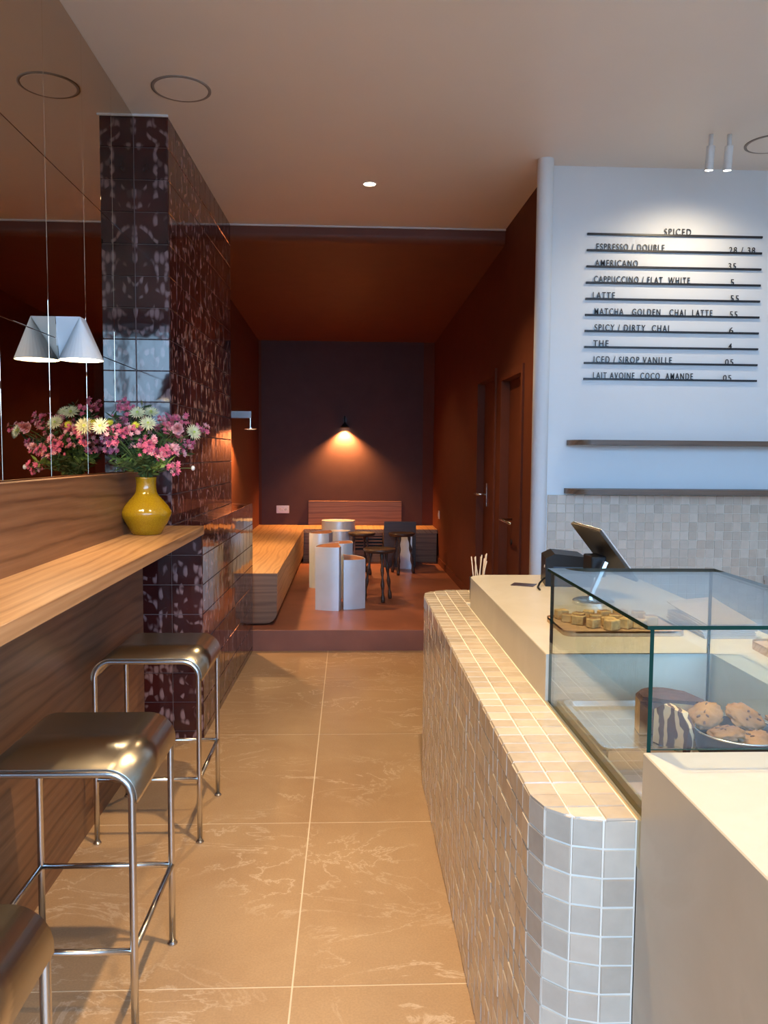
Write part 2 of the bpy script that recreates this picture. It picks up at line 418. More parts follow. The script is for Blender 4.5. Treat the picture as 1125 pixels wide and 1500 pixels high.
# back wall : purple tint paints daylight on terracotta, left off the side returns
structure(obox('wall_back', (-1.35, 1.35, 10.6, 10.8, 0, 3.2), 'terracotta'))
structure(obox('wall_back_daylight_tint', (-1.135, .968, 10.594, 10.6, .16, 2.955), 'painted_daylight'))
# right wall of the corridor (two door openings), slightly splayed
RW = math.atan(.055/5.6); RP = (1.165, 5.0, 0)
D1 = (.42, 1.07, 2.055); D2 = (1.38, 2.12, 2.12)     # (y0,y1,top) local
bm = bmesh.new()
TH = .12
for a, b in ((-.25, D1[0]), (D1[1], D2[0]), (D2[1], 5.8)): box(bm, 0, TH, a, b, 0, 3.3)
for a, b, t in (D1, D2): box(bm, 0, TH, a, b, t, 3.3)
wr = structure(mesh_obj('wall_right', bm, 'terracotta', loc=RP, rz=RW))
bm = bmesh.new(); box(bm, -.014, 0, D2[1]+.08, 5.58, .16, .235); structure(mesh_obj('baseboard_right', bm, 'terracotta', loc=RP, rz=RW))
def door(n, d, zb):
    e = bpy.data.objects.new('door_%d' % n, None); COL.objects.link(e); e.location = RP; e.rotation_euler[2] = RW; e['kind'] = 'structure'
    y0, y1, t = d
    e_leaf = obox('door_leaf', (.05, .09, y0+.002, y1-.002, zb, t-.002), 'terracotta', e)
    bm = bmesh.new(); w = .055
    box(bm, -.014, 0, y0-w, y0, zb, t+w); box(bm, -.014, 0, y1, y1+w, zb, t+w); box(bm, -.014, 0, y0, y1, t, t+w)
    mesh_obj('door_frame', bm, 'terracotta', e)
    return e_leaf
d1 = door(1, D1, 0.0)
bm = bmesh.new(); tube(bm, [(.05, .9, 1.03), (-.03, .9, 1.03), (-.045, .87, 1.03), (-.045, .50, 1.03)], .009)
mesh_obj('door_handle', bm, 'silver', d1, True)
bm = bmesh.new(); lathe(bm, [(.02, 0), (.02, .006)], 16, capt=True)
bmesh.ops.rotate(bm, verts=bm.verts, cent=(0, 0, 0), matrix=Matrix.Rotation(-PI/2, 3, 'Y')); bmesh.ops.translate(bm, verts=bm.verts, vec=(.05, .9, .86))
mesh_obj('keyhole_rosette', bm, 'dark_metal', d1)
d2 = door(2, D2, .16)
bm = bmesh.new(); box(bm, .042, .05, 1.93, 1.965, 1.055, 1.255, bev=.003)
mesh_obj('lock_plate', bm, 'silver', d2)
bm = bmesh.new(); tube(bm, [(.045, 1.945, 1.16), (-.02, 1.945, 1.16), (-.035, 1.96, 1.16), (-.035, 2.07, 1.16)], .009)
mesh_obj('door_handle', bm, 'silver', d2, True)

# menu wall + pipe
menu_wall = structure(obox('wall_menu', (1.165, 3.4, 4.75, 4.9, 0, Z_C), 'white_wall'))
structure(obox('wall_right_front', (3.3, 3.4, -1.7, 4.75, 0, Z_C), 'white_wall'))
bm = bmesh.new(); lathe(bm, [(.046, 0), (.046, Z_C)], 40, c=(1.105, 4.66, 0))
pipe = mesh_obj('riser_pipe', bm, 'white_wall', smooth=True); tag(pipe, 'white painted riser pipe standing floor to ceiling at the end of the menu wall', 'pipe')
# shopfront behind the camera
bm = bmesh.new()
box(bm, -1.3, -1.0, -1.85, -1.7, 0, Z_C); box(bm, 3.2, 3.4, -1.85, -1.7, 0, Z_C); box(bm, -1.0, 3.2, -1.85, -1.7, 2.95, Z_C); box(bm, -1.0, 3.2, -1.85, -1.7, 0, .25)
box(bm, .55, .62, -1.85, -1.7, .25, 2.95); box(bm, 1.65, 1.72, -1.85, -1.7, .25, 2.95); box(bm, -1.0, 3.2, -1.84, -1.72, 2.02, 2.08)
structure(mesh_obj('wall_shopfront', bm, 'terracotta'))
structure(obox('street', (-14, 14, -16, -1.86, -.2, -.06), 'street'))
fac = structure(obox('wall_across_street', (-14, 14, -16.5, -16, -.1, 2.4), 'facade'))

# wood panel behind the bar, worktop, mirror
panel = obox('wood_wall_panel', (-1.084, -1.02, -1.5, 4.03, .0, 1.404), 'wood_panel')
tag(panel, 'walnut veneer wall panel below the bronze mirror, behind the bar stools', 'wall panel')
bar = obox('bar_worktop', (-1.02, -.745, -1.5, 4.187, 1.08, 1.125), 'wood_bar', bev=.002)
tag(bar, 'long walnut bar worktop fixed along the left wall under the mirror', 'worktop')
mir = thing('wall_mirror', 'bronze tinted wall mirror made of tall panels above the walnut panel', 'mirror', (-1.085, 3.0, 1.41))
my = [-1.5+.42*0, -.79, -.37, .05, .47, .89, 1.31, 1.73, 2.15, 2.573, 2.989, 3.405, 3.81, 4.186]; mz = [1.406, 1.917, 2.539, 3.168]
for i in range(len(my)-1):
    for j in range(3):
        tb = random.uniform(-.0006, .0006)
        o = obox('mirror_panel', (-.0, .006, my[i]+.0012-3.0, my[i+1]-.0012-3.0, mz[j]+.001-1.41, mz[j+1]-.001-1.41), 'mirror', mir, bev=.0012)

# ================================================================ tiled pier
SL = .018; TA = math.atan(SL)
pier = structure(obox('tiled_pier', (-1.3, -1.29, 4.3, 4.31, 0, .01), 'grout_dark'))
pier.data = pier.data.copy()
bm = bmesh.new()
def pier_poly(x0, ins): return [(-1.3, 4.2), (x0-ins, 4.2), (x0+SL*1.89-ins, 6.09), (-1.3, 6.09)]
prism(bm, pier_poly(-.762, 0), 0, 1.119); prism(bm, pier_poly(-.917, 0), 1.119, 3.17)
bm.to_mesh(pier.data); bm.free()
TM = unit_tile('oxblood_tile', ['oxblood'], .012)
PT = .1575; G = .003
# courses
rows_up = [1.125+PT*i for i in range(13)] + [3.17]
rows_lo = [0.0, .04] + [.04+.155*i for i in range(1, 8)]
def pier_side(x0, rows):
    n = 12; L = 1.89/n
    for i in range(n):
        yc = 4.2+L*(i+.5); xc = x0+SL*(yc-4.2)
        for a, b in zip(rows, rows[1:]):
            if b-a < .012: continue
            put_tile(TM, 'tile', pier, (xc-.006, yc, (a+b)/2), (1, -SL, 0), (0, 0, 1), L-G, b-a-G, .007, .0035)
pier_side(-.755-.001, rows_lo); pier_side(-.910-.001, rows_up)
for a, b in zip(rows_up, rows_up[1:]):
    if b-a > .012: put_tile(TM, 'tile', pier, (-.995, 4.2, (a+b)/2), (0, -1, 0), (0, 0, 1), .165, b-a-G, .007, .002)
for a, b in zip(rows_lo, rows_lo[1:]):
    for x0, x1 in ((-1.07, -.914), (-.914, -.757)):
        put_tile(TM, 'tile', pier, ((x0+x1)/2, 4.2, (a+b)/2), (0, -1, 0), (0, 0, 1), x1-x0-G, b-a-G, .007, .003)
for i in range(12):
    L = 1.89/12; yc = 4.2+L*(i+.5); put_tile(TM, 'tile', pier, (-.833+SL*(yc-4.2), yc, 1.118), (0, 0, 1), (0, 1, 0), .152, L-G, .007, .002)

# ================================================================ tiled counter
CT = .865; CXO, CXI, CY0, CY1 = .342, .508, 1.355, 3.757
near_pts = [(.5085, 1.355), (.450, 1.356), (.397, 1.371), (.358, 1.408), (.342, 1.465)]
far_pts = [(.342, 3.60), (.350, 3.655), (.380, 3.705), (.425, 3.74), (.480, 3.757)]
foot = [(.512, 1.355)] + near_pts[1:] + far_pts + [(.70, 3.757), (.70, 3.42), (.512, 3.42)]
tc = thing('tiled_counter', 'low counter front and ledge clad in small blush square tiles with rounded ends', 'counter', (.42, 2.5, 0))
def inset(pts, d):   # shrink the outer edge polygon
    c = Vector((.55, 2.55)); out = []
    n = len(pts)
    for i in range(n):
        a, b, e = Vector(pts[i-1]), Vector(pts[i]), Vector(pts[(i+1) % n])
        t1 = (b-a).normalized(); t2 = (e-b).normalized()
        n1 = Vector((-t1.y, t1.x)); n2 = Vector((-t2.y, t2.x))
        s = 1 if True else -1
        nn = (n1+n2).normalized(); k = 1/max(.4, nn.dot(n1))
        out.append(tuple(b + nn*d*k*INS))
    return out
INS = -1   # polygon runs clockwise
ci = inset(foot, .0022)
bm = bmesh.new(); prism(bm, [(x-.42, y-2.5) for x, y in ci], 0, CT-.0022)
mesh_obj('grout_core', bm, 'grout_light', tc)
ZT = unit_tile('zellige_tile', ['zel'], .03)
P_ = .0535; rows = 16
fld = bmesh.new()
def zrow(k): z1 = CT-.002-k*P_; return max(0.0, z1-P_), z1
# near curved end facets: individual
seg = near_pts
for a, b in zip(seg, seg[1:]):
    ax, ay = a; bx, by = b; L = math.hypot(bx-ax, by-ay); nx, ny = (by-ay)/L, -(bx-ax)/L
    if nx*(ax-.6)+ny*(ay-2.5) < 0: nx, ny = -nx, -ny
    for k in range(17):
        z0, z1 = zrow(k)
        if z1-z0 < .01: continue
        put_tile(ZT, 'tile', tc, ((ax+bx)/2-nx*.006, (ay+by)/2-ny*.006, (z0+z1)/2), (nx, ny, 0), (0, 0, 1), L-.003, z1-z0-.003, .006, .022)
# aisle face : first columns individually, the rest joined
ycols = [1.465]
while ycols[-1] < 3.59: ycols.append(min(3.60, ycols[-1]+.0533))
n_ind = 0
for ci_, (a, b) in enumerate(zip(ycols, ycols[1:])):
    if b-a < .015: continue
    for k in range(17):
        z0, z1 = zrow(k)
        if z1-z0 < .01: continue
        off = random.uniform(-.0007, .0013)
        args = ((CXO+.006, (a+b)/2, (z0+z1)/2), (-1, 0, 0), (0, 0, 1), b-a-.003, z1-z0-.003, .006+off)
        if ci_ < 6: put_tile(ZT, 'tile', tc, *args, .022)
        else: tile_verts(fld, *args, .03, .016)
for a, b in zip(far_pts, far_pts[1:]):
    ax, ay = a; bx, by = b; L = math.hypot(bx-ax, by-ay); nx, ny = -(by-ay)/L, (bx-ax)/L
    for k in range(17):
        z0, z1 = zrow(k)
        if z1-z0 < .01: continue
        tile_verts(fld, ((ax+bx)/2-nx*.006, (ay+by)/2-ny*.006, (z0+z1)/2), (nx, ny, 0), (0, 0, 1), L-.003, z1-z0-.003, .006, .03, .02)
# ledge tiles, clipped to the footprint at the rounded ends
def xmin_at(y):
    for pts in (list(reversed(near_pts)), far_pts):
        for (xa, ya), (xb, yb) in zip(pts, pts[1:]):
            lo, hi = min(ya, yb), max(ya, yb)
            if lo <= y <= hi and hi > lo: return xa+(xb-xa)*(y-ya)/(yb-ya)
    return CXO
def cliptile(x0, x1, y0, y1, name='tile'):
    ys = [y0+(y1-y0)*i/4 for i in range(5)]
    L = [(max(x0, xmin_at(min(max(y, CY0+.001), CY1-.001))), y) for y in ys]
    L = [q for q in L if q[0] < x1-.004]
    if len(L) < 2: return
    pts = L + [(x1, L[-1][1]), (x1, L[0][1])]
    bm = bmesh.new(); dz = random.uniform(-.0008, .0006); cx, cy = .42, 2.5
    lo = [bm.verts.new((x-cx, y-cy, CT-.006)) for x, y in pts]
    mx = sum(q[0] for q in pts)/len(pts); myy = sum(q[1] for q in pts)/len(pts)
    hi = [bm.verts.new((mx+(x-mx)*.985-cx, myy+(y-myy)*.985-cy, CT+dz)) for x, y in pts]
    for i in range(len(pts)): bm.faces.new((lo[i], lo[(i+1) % len(pts)], hi[(i+1) % len(pts)], hi[i]))
    bm.faces.new(hi)
    mesh_obj(name, bm, 'zel', tc)
xs = [CXO, CXO+.0555, CXO+.111, CXI]
y = CY0
while y < CY1-.01:
    y1 = min(CY1, y+.0535)
    endz = (y < 1.49 or y1 > 3.59)
    for x0, x1 in zip(xs, xs[1:]):
        if x0 == xs[-1]: continue
        if endz and x0 < .45: cliptile(x0+.0015, x1-.0015, y+.0015, y1-.0015)
        else: put_tile(ZT, 'tile', tc, ((x0+x1)/2, (y+y1)/2, CT-.006), (0, 0, 1), (0, 1, 0), x1-x0-.003, y1-y-.003, .0065, .010)
    if y > 3.42:
        for q in range(3): tile_verts(fld, (.508+.055*(q+.5), (y+y1)/2, CT-.006), (0, 0, 1), (0, 1, 0), .052, y1-y-.003, .0065, .03, .01)
    y = y1
bmesh.ops.translate(fld, verts=fld.verts, vec=(-.42, -2.5, 0))
o = mesh_obj('small_tiles', fld, 'zel_i', tc, kind='stuff')

# ================================================================ cream service counter
CH = .99; XI = .510; YR0, YR1, XR = 1.34, 2.03, .945; XB = 1.21
cc = thing('service_counter', 'cream micro-cement service counter with rounded far corner and sunken display well', 'counter', (.85, 1.8, 0))
bm = bmesh.new(); t = (-.85, -1.8)
far = [(XI, YR1), (XB, YR1), (XB, 3.40)] + arc(XI+.08, 3.32, .08, 90, 180, 8)
prism(bm, [(x+t[0], y+t[1]) for x, y in far], 0, CH)
box(bm, XI+t[0], XB+t[0], .25+t[1], YR0+t[1], 0, CH)
box(bm, XR+t[0], XB+t[0], YR0+t[1], YR1+t[1], 0, CH)
box(bm, XI+.0006+t[0], .544+t[0], YR0+t[1], 1.3545+t[1], 0, .86)
box(bm, .545+t[0], XR+t[0], YR0+t[1], YR1+t[1], 0, .80)
bmesh.ops.bevel(bm, geom=[e for e in bm.edges if all(abs(v.co.z-CH) < 1e-5 for v in e.verts) and (abs(e.verts[0].co.x-(XI-.85)) < .1 and abs(e.verts[1].co.x-(XI-.85)) < .1)], offset=.002, segments=1, affect='EDGES')
mesh_obj('counter_body', bm, 'cement', cc)
obox('well_base', (.541-.85, XR-.85, YR0-1.8, YR1-1.8, .80, .806), 'recess', cc)
bm = bmesh.new(); box(bm, XI-.85, .516-.85, YR0-1.8, YR1-1.8, .78, .868); box(bm, .541-.85, .546-.85, YR0-1.8, YR1-1.8, .78, .868); box(bm, .516-.85, .541-.85, YR0-1.8, YR1-1.8, .78, .852)
mesh_obj('metal_channel', bm, 'brass', cc)
# glass display case
gc = thing('glass_display_case', 'clear glass pastry display case with green edges on the cream counter', 'display case', (.73, 1.69, .99))
gx, gy, gz = .73, 1.69, .99
def pane(name, x0, x1, y0, y1, z0, z1, thin):
    bm = bmesh.new(); box(bm, x0-gx, x1-gx, y0-gy, y1-gy, z0-gz, z1-gz)
    for f in bm.faces:
        n = f.normal
        f.normal_update(); n = f.normal
        f.material_index = 0 if abs(n['xyz'.index(thin)]) > .9 else 1
    return mesh_obj(name, bm, ['glass', 'glass_edge'], gc)
GT = 1.212; T = .007
pane('side_pane', .5175, .5175+T, 1.345, 2.028, .853, GT-T, 'x')
pane('front_pane', .5175+T, .93, 1.345, 1.345+T, .992, GT-T, 'y')
pane('back_pane', .5175+T, .93, 2.028-T, 2.028, .992, GT-T, 'y')
pane('end_pane', .932, .932+T, 1.345, 2.028, .81, GT-T, 'x')
pane('top_pane', .510, .945, 1.338, 2.035, GT-T, GT, 'z')

# ================================================================ wall tiles, shelves, menu
wt = thing('wall_tiling', 'greige square tile splashback on the wall below the shelves', 'wall tiles', (1.9, 4.75, 1.0))
obox('grout_bed', (1.18-1.9, 3.29-1.9, -.006, 0, .5-1.0, 1.268-1.0), 'grout_light', wt)
ZW = unit_tile('wall_zellige', ['zelw'], .03)
fld = bmesh.new(); ncol = int((3.29-1.18)/.0535)
for r in range(14):
    z1 = 1.268-r*.0535; z0 = z1-.0535
    for c in range(ncol):
        x0 = 1.18+c*.0535; a = ((x0+.0268), 4.746, (z0+z1)/2)
        if r < 9 and c < 26: put_tile(ZW, 'tile', wt, a, (0, -1, 0), (0, 0, 1), .0518, .0518, .005, .006)
        else: tile_verts(fld, a, (0, -1, 0), (0, 0, 1), .0518, .0518, .005, .03, .006)
bmesh.ops.translate(fld, verts=fld.verts, vec=(-1.9, -4.75, -1.0))
mesh_obj('small_tiles', fld, 'zelw_i', wt, kind='stuff')
def shelf(z0, z1, x0, lab):
    yb, yf, r = 4.749, 4.575, .13
    pts = [(x0, yb), (x0, yf+r)] + [(x0+r-r*math.cos(a), yf+r-r*math.sin(a)) for a in [PI/2*i/8 for i in range(1, 9)]] + [(3.2, yf), (3.2, yb)]
    bm = bmesh.new(); prism(bm, pts, z0, z1)
    o = auto_smooth(mesh_obj('wall_shelf', bm, 'wood_shelf')); tag(o, lab, 'shelf'); return o
shelf(1.563, 1.592, 1.288, 'upper of two walnut shelves with rounded end below the menu')
shelf(1.278, 1.308, 1.278, 'lower of two walnut shelves with rounded end just above the tiles')

LINES = [('SPICED', 973, 1012, None, 0, 0), ('ESPRESSO / DOUBLE', 874, 973, '28 / 38', 1067, 1105), ('AMERICANO', 872, 934, '35', 1066, 1077),
 ('CAPPUCCINO / FLAT  WHITE', 870, 1010, '5', 1069, 1074), ('LATTE', 868, 900, '55', 1069, 1081), ('MATCHA   GOLDEN   CHAI  LATTE', 870, 1043, '55', 1068, 1079),
 ('SPICY / DIRTY  CHAI', 870, 979, '6', 1067, 1073), ('THE', 868, 890, '4', 1066, 1071), ('ICED / SIROP VANILLE', 868, 983, '05', 1061, 1073), ('LAIT AVOINE  COCO  AMANDE', 867, 1014, '05', 1058, 1070)]
mb = thing('menu_board', 'wall menu of black rails with standing letters listing drinks and prices', 'menu', (1.9, 4.75, 2.37))
def text_mesh(s, h, xa, xb, zb, y, name):
    cu = bpy.data.curves.new('t', 'FONT'); cu.body = s; cu.size = 1; cu.extrude = .04; cu.space_character = 1.3; cu.offset = .004
    to = bpy.data.objects.new('t', cu); COL.objects.link(to)
    dg = bpy.context.evaluated_depsgraph_get(); me = bpy.data.meshes.new_from_object(to.evaluated_get(dg))
    bpy.data.objects.remove(to); bpy.data.curves.remove(cu)
    xs_ = [v.co.x for v in me.vertices]; y1 = max(v.co.y for v in me.vertices); x0, x1 = min(xs_), max(xs_)
    bm = bmesh.new(); bm.from_mesh(me); bpy.data.meshes.remove(me)
    seen = set(); isl = []
    for v in bm.verts:
        if v in seen: continue
        st = [v]; seen.add(v); grp = []
        while st:
            q = st.pop(); grp.append(q)
            for e in q.link_edges:
                w = e.other_vert(q)
                if w not in seen: seen.add(w); st.append(w)
        isl.append((min(q.co.x for q in grp), max(q.co.x for q in grp), grp))
    isl.sort(key=lambda t: t[0]); words = []; last = -9
    for lo, hi, grp in isl:
        if lo-last > .30: words.append([])
        words[-1] += grp; last = max(last, hi)
    idx = {v: k for k, wv in enumerate(words) for v in wv}
    for k in range(len(words)):
        b2 = bmesh.new(); mp_ = {}
        for v in words[k]:
            X, Yv, Zv = v.co
            mp_[v] = b2.verts.new((xa+(X-x0)/(x1-x0)*(xb-xa), y+Zv*.05, zb+Yv/y1*h))
        for f in bm.faces:
            if idx[f.verts[0]] == k: b2.faces.new([mp_[v] for v in f.verts])
        mesh_obj(name, b2, 'rail', mb)
    bm.free()
for i, (s, a, b, pr, c, d) in enumerate(LINES):
    z = 2.786-.0927*i-2.37; left = 861-.89*i
    obox('menu_rail', (1.377-1.9, 2.416-1.9, -.014, -.0005, z-.0055, z+.0055), 'rail', mb)
    X = lambda q: 1.377+(q-left)*.00406-1.9
    text_mesh(s, .037, X(a), X(b), z+.003, -.007, 'lettering')
    if pr: text_mesh(pr, .034, X(c), X(d), z-.002, -.016, 'price')

# ================================================================ ceiling fixtures
def ring(x, y, lab):
    bm = bmesh.new(); lathe(bm, [(.135, 0), (.135, -.004), (.121, -.004), (.121, .0), (.1225, .0)], 64, capb=False)
    bm2 = bm
    o = thing('ceiling_speaker', lab, 'speaker', (x, y, Z_C))
    mesh_obj('trim_ring', bm2, 'black_ring', o, True)
    bm = bmesh.new(); lathe(bm, [(.121, -.001), (.120, -.005), (.001, -.005)], 64, capb=False, capt=True); auto_smooth(mesh_obj('cover', bm, 'ceiling', o), 30)
    return o
MT['black_ring'] = plain('taupe_shadow_gap', (.30, .25, .21), .6)
ring(-.779, 3.886, 'round flush ceiling speaker near the mirror and the tiled pier')
ring(2.245, 4.35, 'round flush ceiling speaker right of the two white spotlights')
def downlight(x, y, z, r, lab, e, blend=.6, ang=115, white=True, group='recessed downlights', matkey='lamp_on', col=WARM):
    o = thing('ceiling_downlight', lab, 'ceiling light', (x, y, z), group=None)
    bm = bmesh.new(); lathe(bm, [(r*1.3, .0), (r*1.3, -.003), (r, -.003), (r, .0)], 32, capb=False); mesh_obj('bezel', bm, 'white_metal' if white else 'black', o, False)
    bm = bmesh.new(); lathe(bm, [(r, -.001), (r*.5, -.0015)], 32, capb=False, capt=True); mesh_obj('lamp', bm, matkey, o)
    l = add_light('downlight_beam', 'SPOT', (x, y, z-.02), e, col, spot_size=math.radians(ang), spot_blend=blend, shadow_soft_size=.035)
    return o
labs = ['bright recessed downlight in the cream ceiling before the dark room']
for i, (x, y, e) in enumerate(DOWNLIGHTS):
    if e == 0: continue
    if i == 0: downlight(x, y, Z_C, .036, labs[0], e)
    else:
        add_light('downlight_beam', 'SPOT', (x, y, Z_C-.02), e, WARM, spot_size=math.radians(110), spot_blend=.7, shadow_soft_size=.035)
downlight(.125, 7.49, 3.045, .036, 'nearer of two small downlights in the dark back-room ceiling', 16, white=False, matkey='lamp_on_soft', ang=110)
downlight(.129, 8.95, 2.995, .036, 'farther of two small downlights in the dark back-room ceiling', 16, white=False, matkey='lamp_on_soft', ang=110)
# two white cylinder spotlights
for x, y, lab in ((1.872, 4.25, 'left of two white cylinder spotlights lighting the menu'), (1.967, 4.245, 'right of two white cylinder spotlights lighting the menu')):
    o = thing('ceiling_spotlight', lab, 'spotlight', (x, y, Z_C))
    bm = bmesh.new(); lathe(bm, [(.011, 0), (.011, -.06)], 16, capt=True); mesh_obj('stem', bm, 'white_metal', o, True)
    bm = bmesh.new(); lathe(bm, [(.006, 0.0), (.021, -.001), (.0215, -.12), (.019, -.12), (.018, -.11)], 24, capb=True)
    bmesh.ops.rotate(bm, verts=bm.verts, cent=(0, 0, 0), matrix=Matrix.Rotation(math.radians(6), 3, 'X')); bmesh.ops.translate(bm, verts=bm.verts, vec=(0, 0, -.058))
    auto_smooth(mesh_obj('housing', bm, 'white_metal', o), 40)
    bm = bmesh.new(); lathe(bm, [(.018, -.112), (.008, -.1125)], 24, capb=False, capt=True)
    bmesh.ops.rotate(bm, verts=bm.verts, cent=(0, 0, 0), matrix=Matrix.Rotation(math.radians(6), 3, 'X')); bmesh.ops.translate(bm, verts=bm.verts, vec=(0, 0, -.058))
    mesh_obj('lamp', bm, 'lamp_hot', o) if 'lamp_hot' in MT else mesh_obj('lamp', bm, MT.setdefault('lamp_hot', emit('lit_spot_lens', (1, .9, .7), 40)), o)
    add_light('spotlight_beam', 'SPOT', (x, y+.015, Z_C-.19), 5.5, (1, .80, .55), rot=(math.radians(27), 0, 0), spot_size=math.radians(135), spot_blend=1.0, shadow_soft_size=.02)

# mirror sconce : folded sheet shade, square top to round mouth
sc = thing('mirror_sconce', 'white folded metal half-cone wall lamp on the mirror above the flowers', 'wall lamp', (-1.078, 3.09, 1.84))
HT, RL, A_Y, TX = .155, .080, .032, .088
circ_p = [(RL+RL*math.cos(PI+2*PI*i/32), RL*math.sin(PI+2*PI*i/32)) for i in range(33)]     # starts at the wall, near side first
bm = bmesh.new()
tv = [bm.verts.new(q) for q in ((0, -A_Y, HT), (TX, -A_Y, HT), (TX, A_Y, HT), (0, A_Y, HT))]; bv = [bm.verts.new((x, y, 0)) for x, y in circ_p[:-1]]
bm.faces.new((tv[0], tv[1], bv[0])); bm.faces.new((tv[3], tv[2], bv[0])); bm.faces.new((tv[0], tv[3], bv[0]))
for i in range(16): bm.faces.new((tv[1], bv[i+1], bv[i]))
for i in range(16, 32): bm.faces.new((tv[2], bv[(i+1) % 32], bv[i]))
bm.faces.new((tv[1], tv[2], bv[16])); bm.faces.new(tv)
o = mesh_obj('lamp_shade', bm, 'white_metal', sc)
md = o.modifiers.new('solid', 'SOLIDIFY'); md.thickness = .0015
obox('back_plate', (-.005, .001, -.025, .025, .05, .13), 'white_metal', sc)
bm = bmesh.new(); prism(bm, [(RL+(x-RL)*.93, y*.93) for x, y in circ_p[:-1]], .004, .009); mesh_obj('diffuser', bm, emit('lit_sconce_diffuser', (1, .85, .55), 16), o)
add_light('sconce_beam', 'SPOT', (-1.078+RL, 3.09, 1.832), 13, (1, .74, .42), spot_size=math.radians(150), spot_blend=.5, shadow_soft_size=.04)

# back wall cone lamp
bl = thing('cone_wall_lamp', 'small dark cone wall lamp glowing downward on the back wall', 'wall lamp', (-.056, 10.53, 1.84))
bm = bmesh.new(); lathe(bm, [(.062, 0), (.045, .022), (.018, .05), (.010, .08), (.009, .15)], 28, capb=False, capt=True); mesh_obj('lamp_shade', bm, 'dark_metal', bl, True)
bm = bmesh.new(); tube(bm, [(0, .062, .1), (0, .0, .1)], .008); box(bm, -.02, .02, .055, .062, .07, .13); mesh_obj('wall_bracket', bm, 'dark_metal', bl)
bm = bmesh.new(); lathe(bm, [(.03, .008), (.01, .008)], 20, capb=False, capt=True); mesh_obj('bulb', bm, 'lamp_on', bl)
add_light('cone_beam', 'SPOT', (-.056, 10.525, 1.838), 150, (1, .43, .13), spot_size=math.radians(118), spot_blend=.75, shadow_soft_size=.012)
# left wall sconce on an arm
ls = thing('arm_wall_lamp', 'silver disc wall lamp on a short arm beyond the tiled pier', 'wall lamp', (-1.168, 8.1, 1.88))
obox('arm', (0.0, .20, -.012, .012, -.034, .034), 'silver', ls)
bm = bmesh.new(); tube(bm, [(.19, 0, -.03), (.19, 0, -.13)], .006); mesh_obj('stem', bm, 'silver', ls)
bm = bmesh.new(); lathe(bm, [(.055, -.145), (.066, -.138), (.066, -.132), (.012, -.122)], 28, c=(.19, 0, 0), capb=False, capt=True); auto_smooth(mesh_obj('disc_shade', bm, 'silver', ls))
bm = bmesh.new(); lathe(bm, [(.05, -.141), (.01, -.141)], 28, c=(.19, 0, 0), capb=False, capt=True); mesh_obj('lamp', bm, 'lamp_on_soft', ls)
add_light('arm_lamp_beam', 'SPOT', (-.978, 8.1, 1.73), 50, (1, .55, .2), rot=(0, math.radians(-8), 0), spot_size=math.radians(128), spot_blend=.3, shadow_soft_size=.03)
# added lamp, unseen just behind the pier, lighting wall and bench
wl = thing('added_wall_washer', 'small added wall lamp, unseen behind the tiled pier, washing the left wall', 'wall lamp', (-1.168, 6.75, 1.88))
obox('arm', (0.0, .12, -.012, .012, -.03, .03), 'silver', wl)
bm = bmesh.new(); lathe(bm, [(.05, -.06), (.05, -.05), (.012, -.03)], 24, c=(.1, 0, 0), capb=False, capt=True); auto_smooth(mesh_obj('disc_shade', bm, 'silver', wl))
add_light('added_washer_beam', 'SPOT', (-1.068, 6.75, 1.80), 50, (1, .55, .2), spot_size=math.radians(120), spot_blend=.3, shadow_soft_size=.03)

# outlets
def outlet(name, loc, rz, w, lab):
    o = thing(name, lab, 'outlet', loc, rz)
    bm = bmesh.new(); box(bm, -w/2, w/2, -.01, 0, -.05, .05, bev=.003); mesh_obj('plate', bm, 'outlet', o)
    n = 2 if w > .12 else 1
    for k in range(n):
        bm = bmesh.new(); lathe(bm, [(.028, 0), (.028, .004), (.022, .004), (.021, .001)], 24, capb=False, capt=True)
        bmesh.ops.rotate(bm, verts=bm.verts, cent=(0, 0, 0), matrix=Matrix.Rotation(PI/2, 3, 'X')); bmesh.ops.translate(bm, verts=bm.verts, vec=((k-(n-1)/2)*.07, -.010, 0))
        mesh_obj('socket', bm, 'white_metal', o)
    return o
outlet('wall_outlet', (-.86, 10.594, .77), 0, .165, 'double power outlet on the back wall left of the wooden backrest')
outlet('wall_outlet', (1.118, 9.9, .76), -PI/2+RW, .08, 'single power outlet on the right wall above the bench')

# ================================================================ bench
bn = thing('corner_bench', 'L-shaped walnut corner bench running along the left and back walls', 'bench', (-.8, 8, .16))
def sh(pts, dx, dz): return [(x+dx, z+dz) for x, z in pts]
pr = [(-1.168, .568), (-.552, .568), (-.556, .26)] + [(-.646+.09*math.cos(a), .26-.085*math.sin(a)) for a in [PI/2*i/8 for i in range(1, 9)]] + [(-1.168, .175)]
bm = bmesh.new(); prism(bm, sh(pr, .8, -.16), 6.26-8, 10.59-8, axis='y')
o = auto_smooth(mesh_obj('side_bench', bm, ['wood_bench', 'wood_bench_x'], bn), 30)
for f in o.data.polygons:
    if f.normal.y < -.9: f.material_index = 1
bm = bmesh.new(); box(bm, -.552+.8, 1.108+.8, 10.0-8, 10.59-8, .52-.16, .568-.16); mesh_obj('back_seat', bm, 'wood_bench', bn)
bm = bmesh.new()
box(bm, -.56+.8, .055+.8, 10.01-8, 10.03-8, .0, .36); box(bm, .45+.8, 1.10+.8, 10.01-8, 10.03-8, .0, .36)
box(bm, .055+.8, .45+.8, 10.01-8, 10.03-8, .0, .15); box(bm, .055+.8, .45+.8, 10.01-8, 10.03-8, .325, .36)
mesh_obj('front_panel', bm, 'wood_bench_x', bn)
obox('vent_backing', (.05+.8, .455+.8, 10.05-8, 10.06-8, .13, .34), 'black', bn)
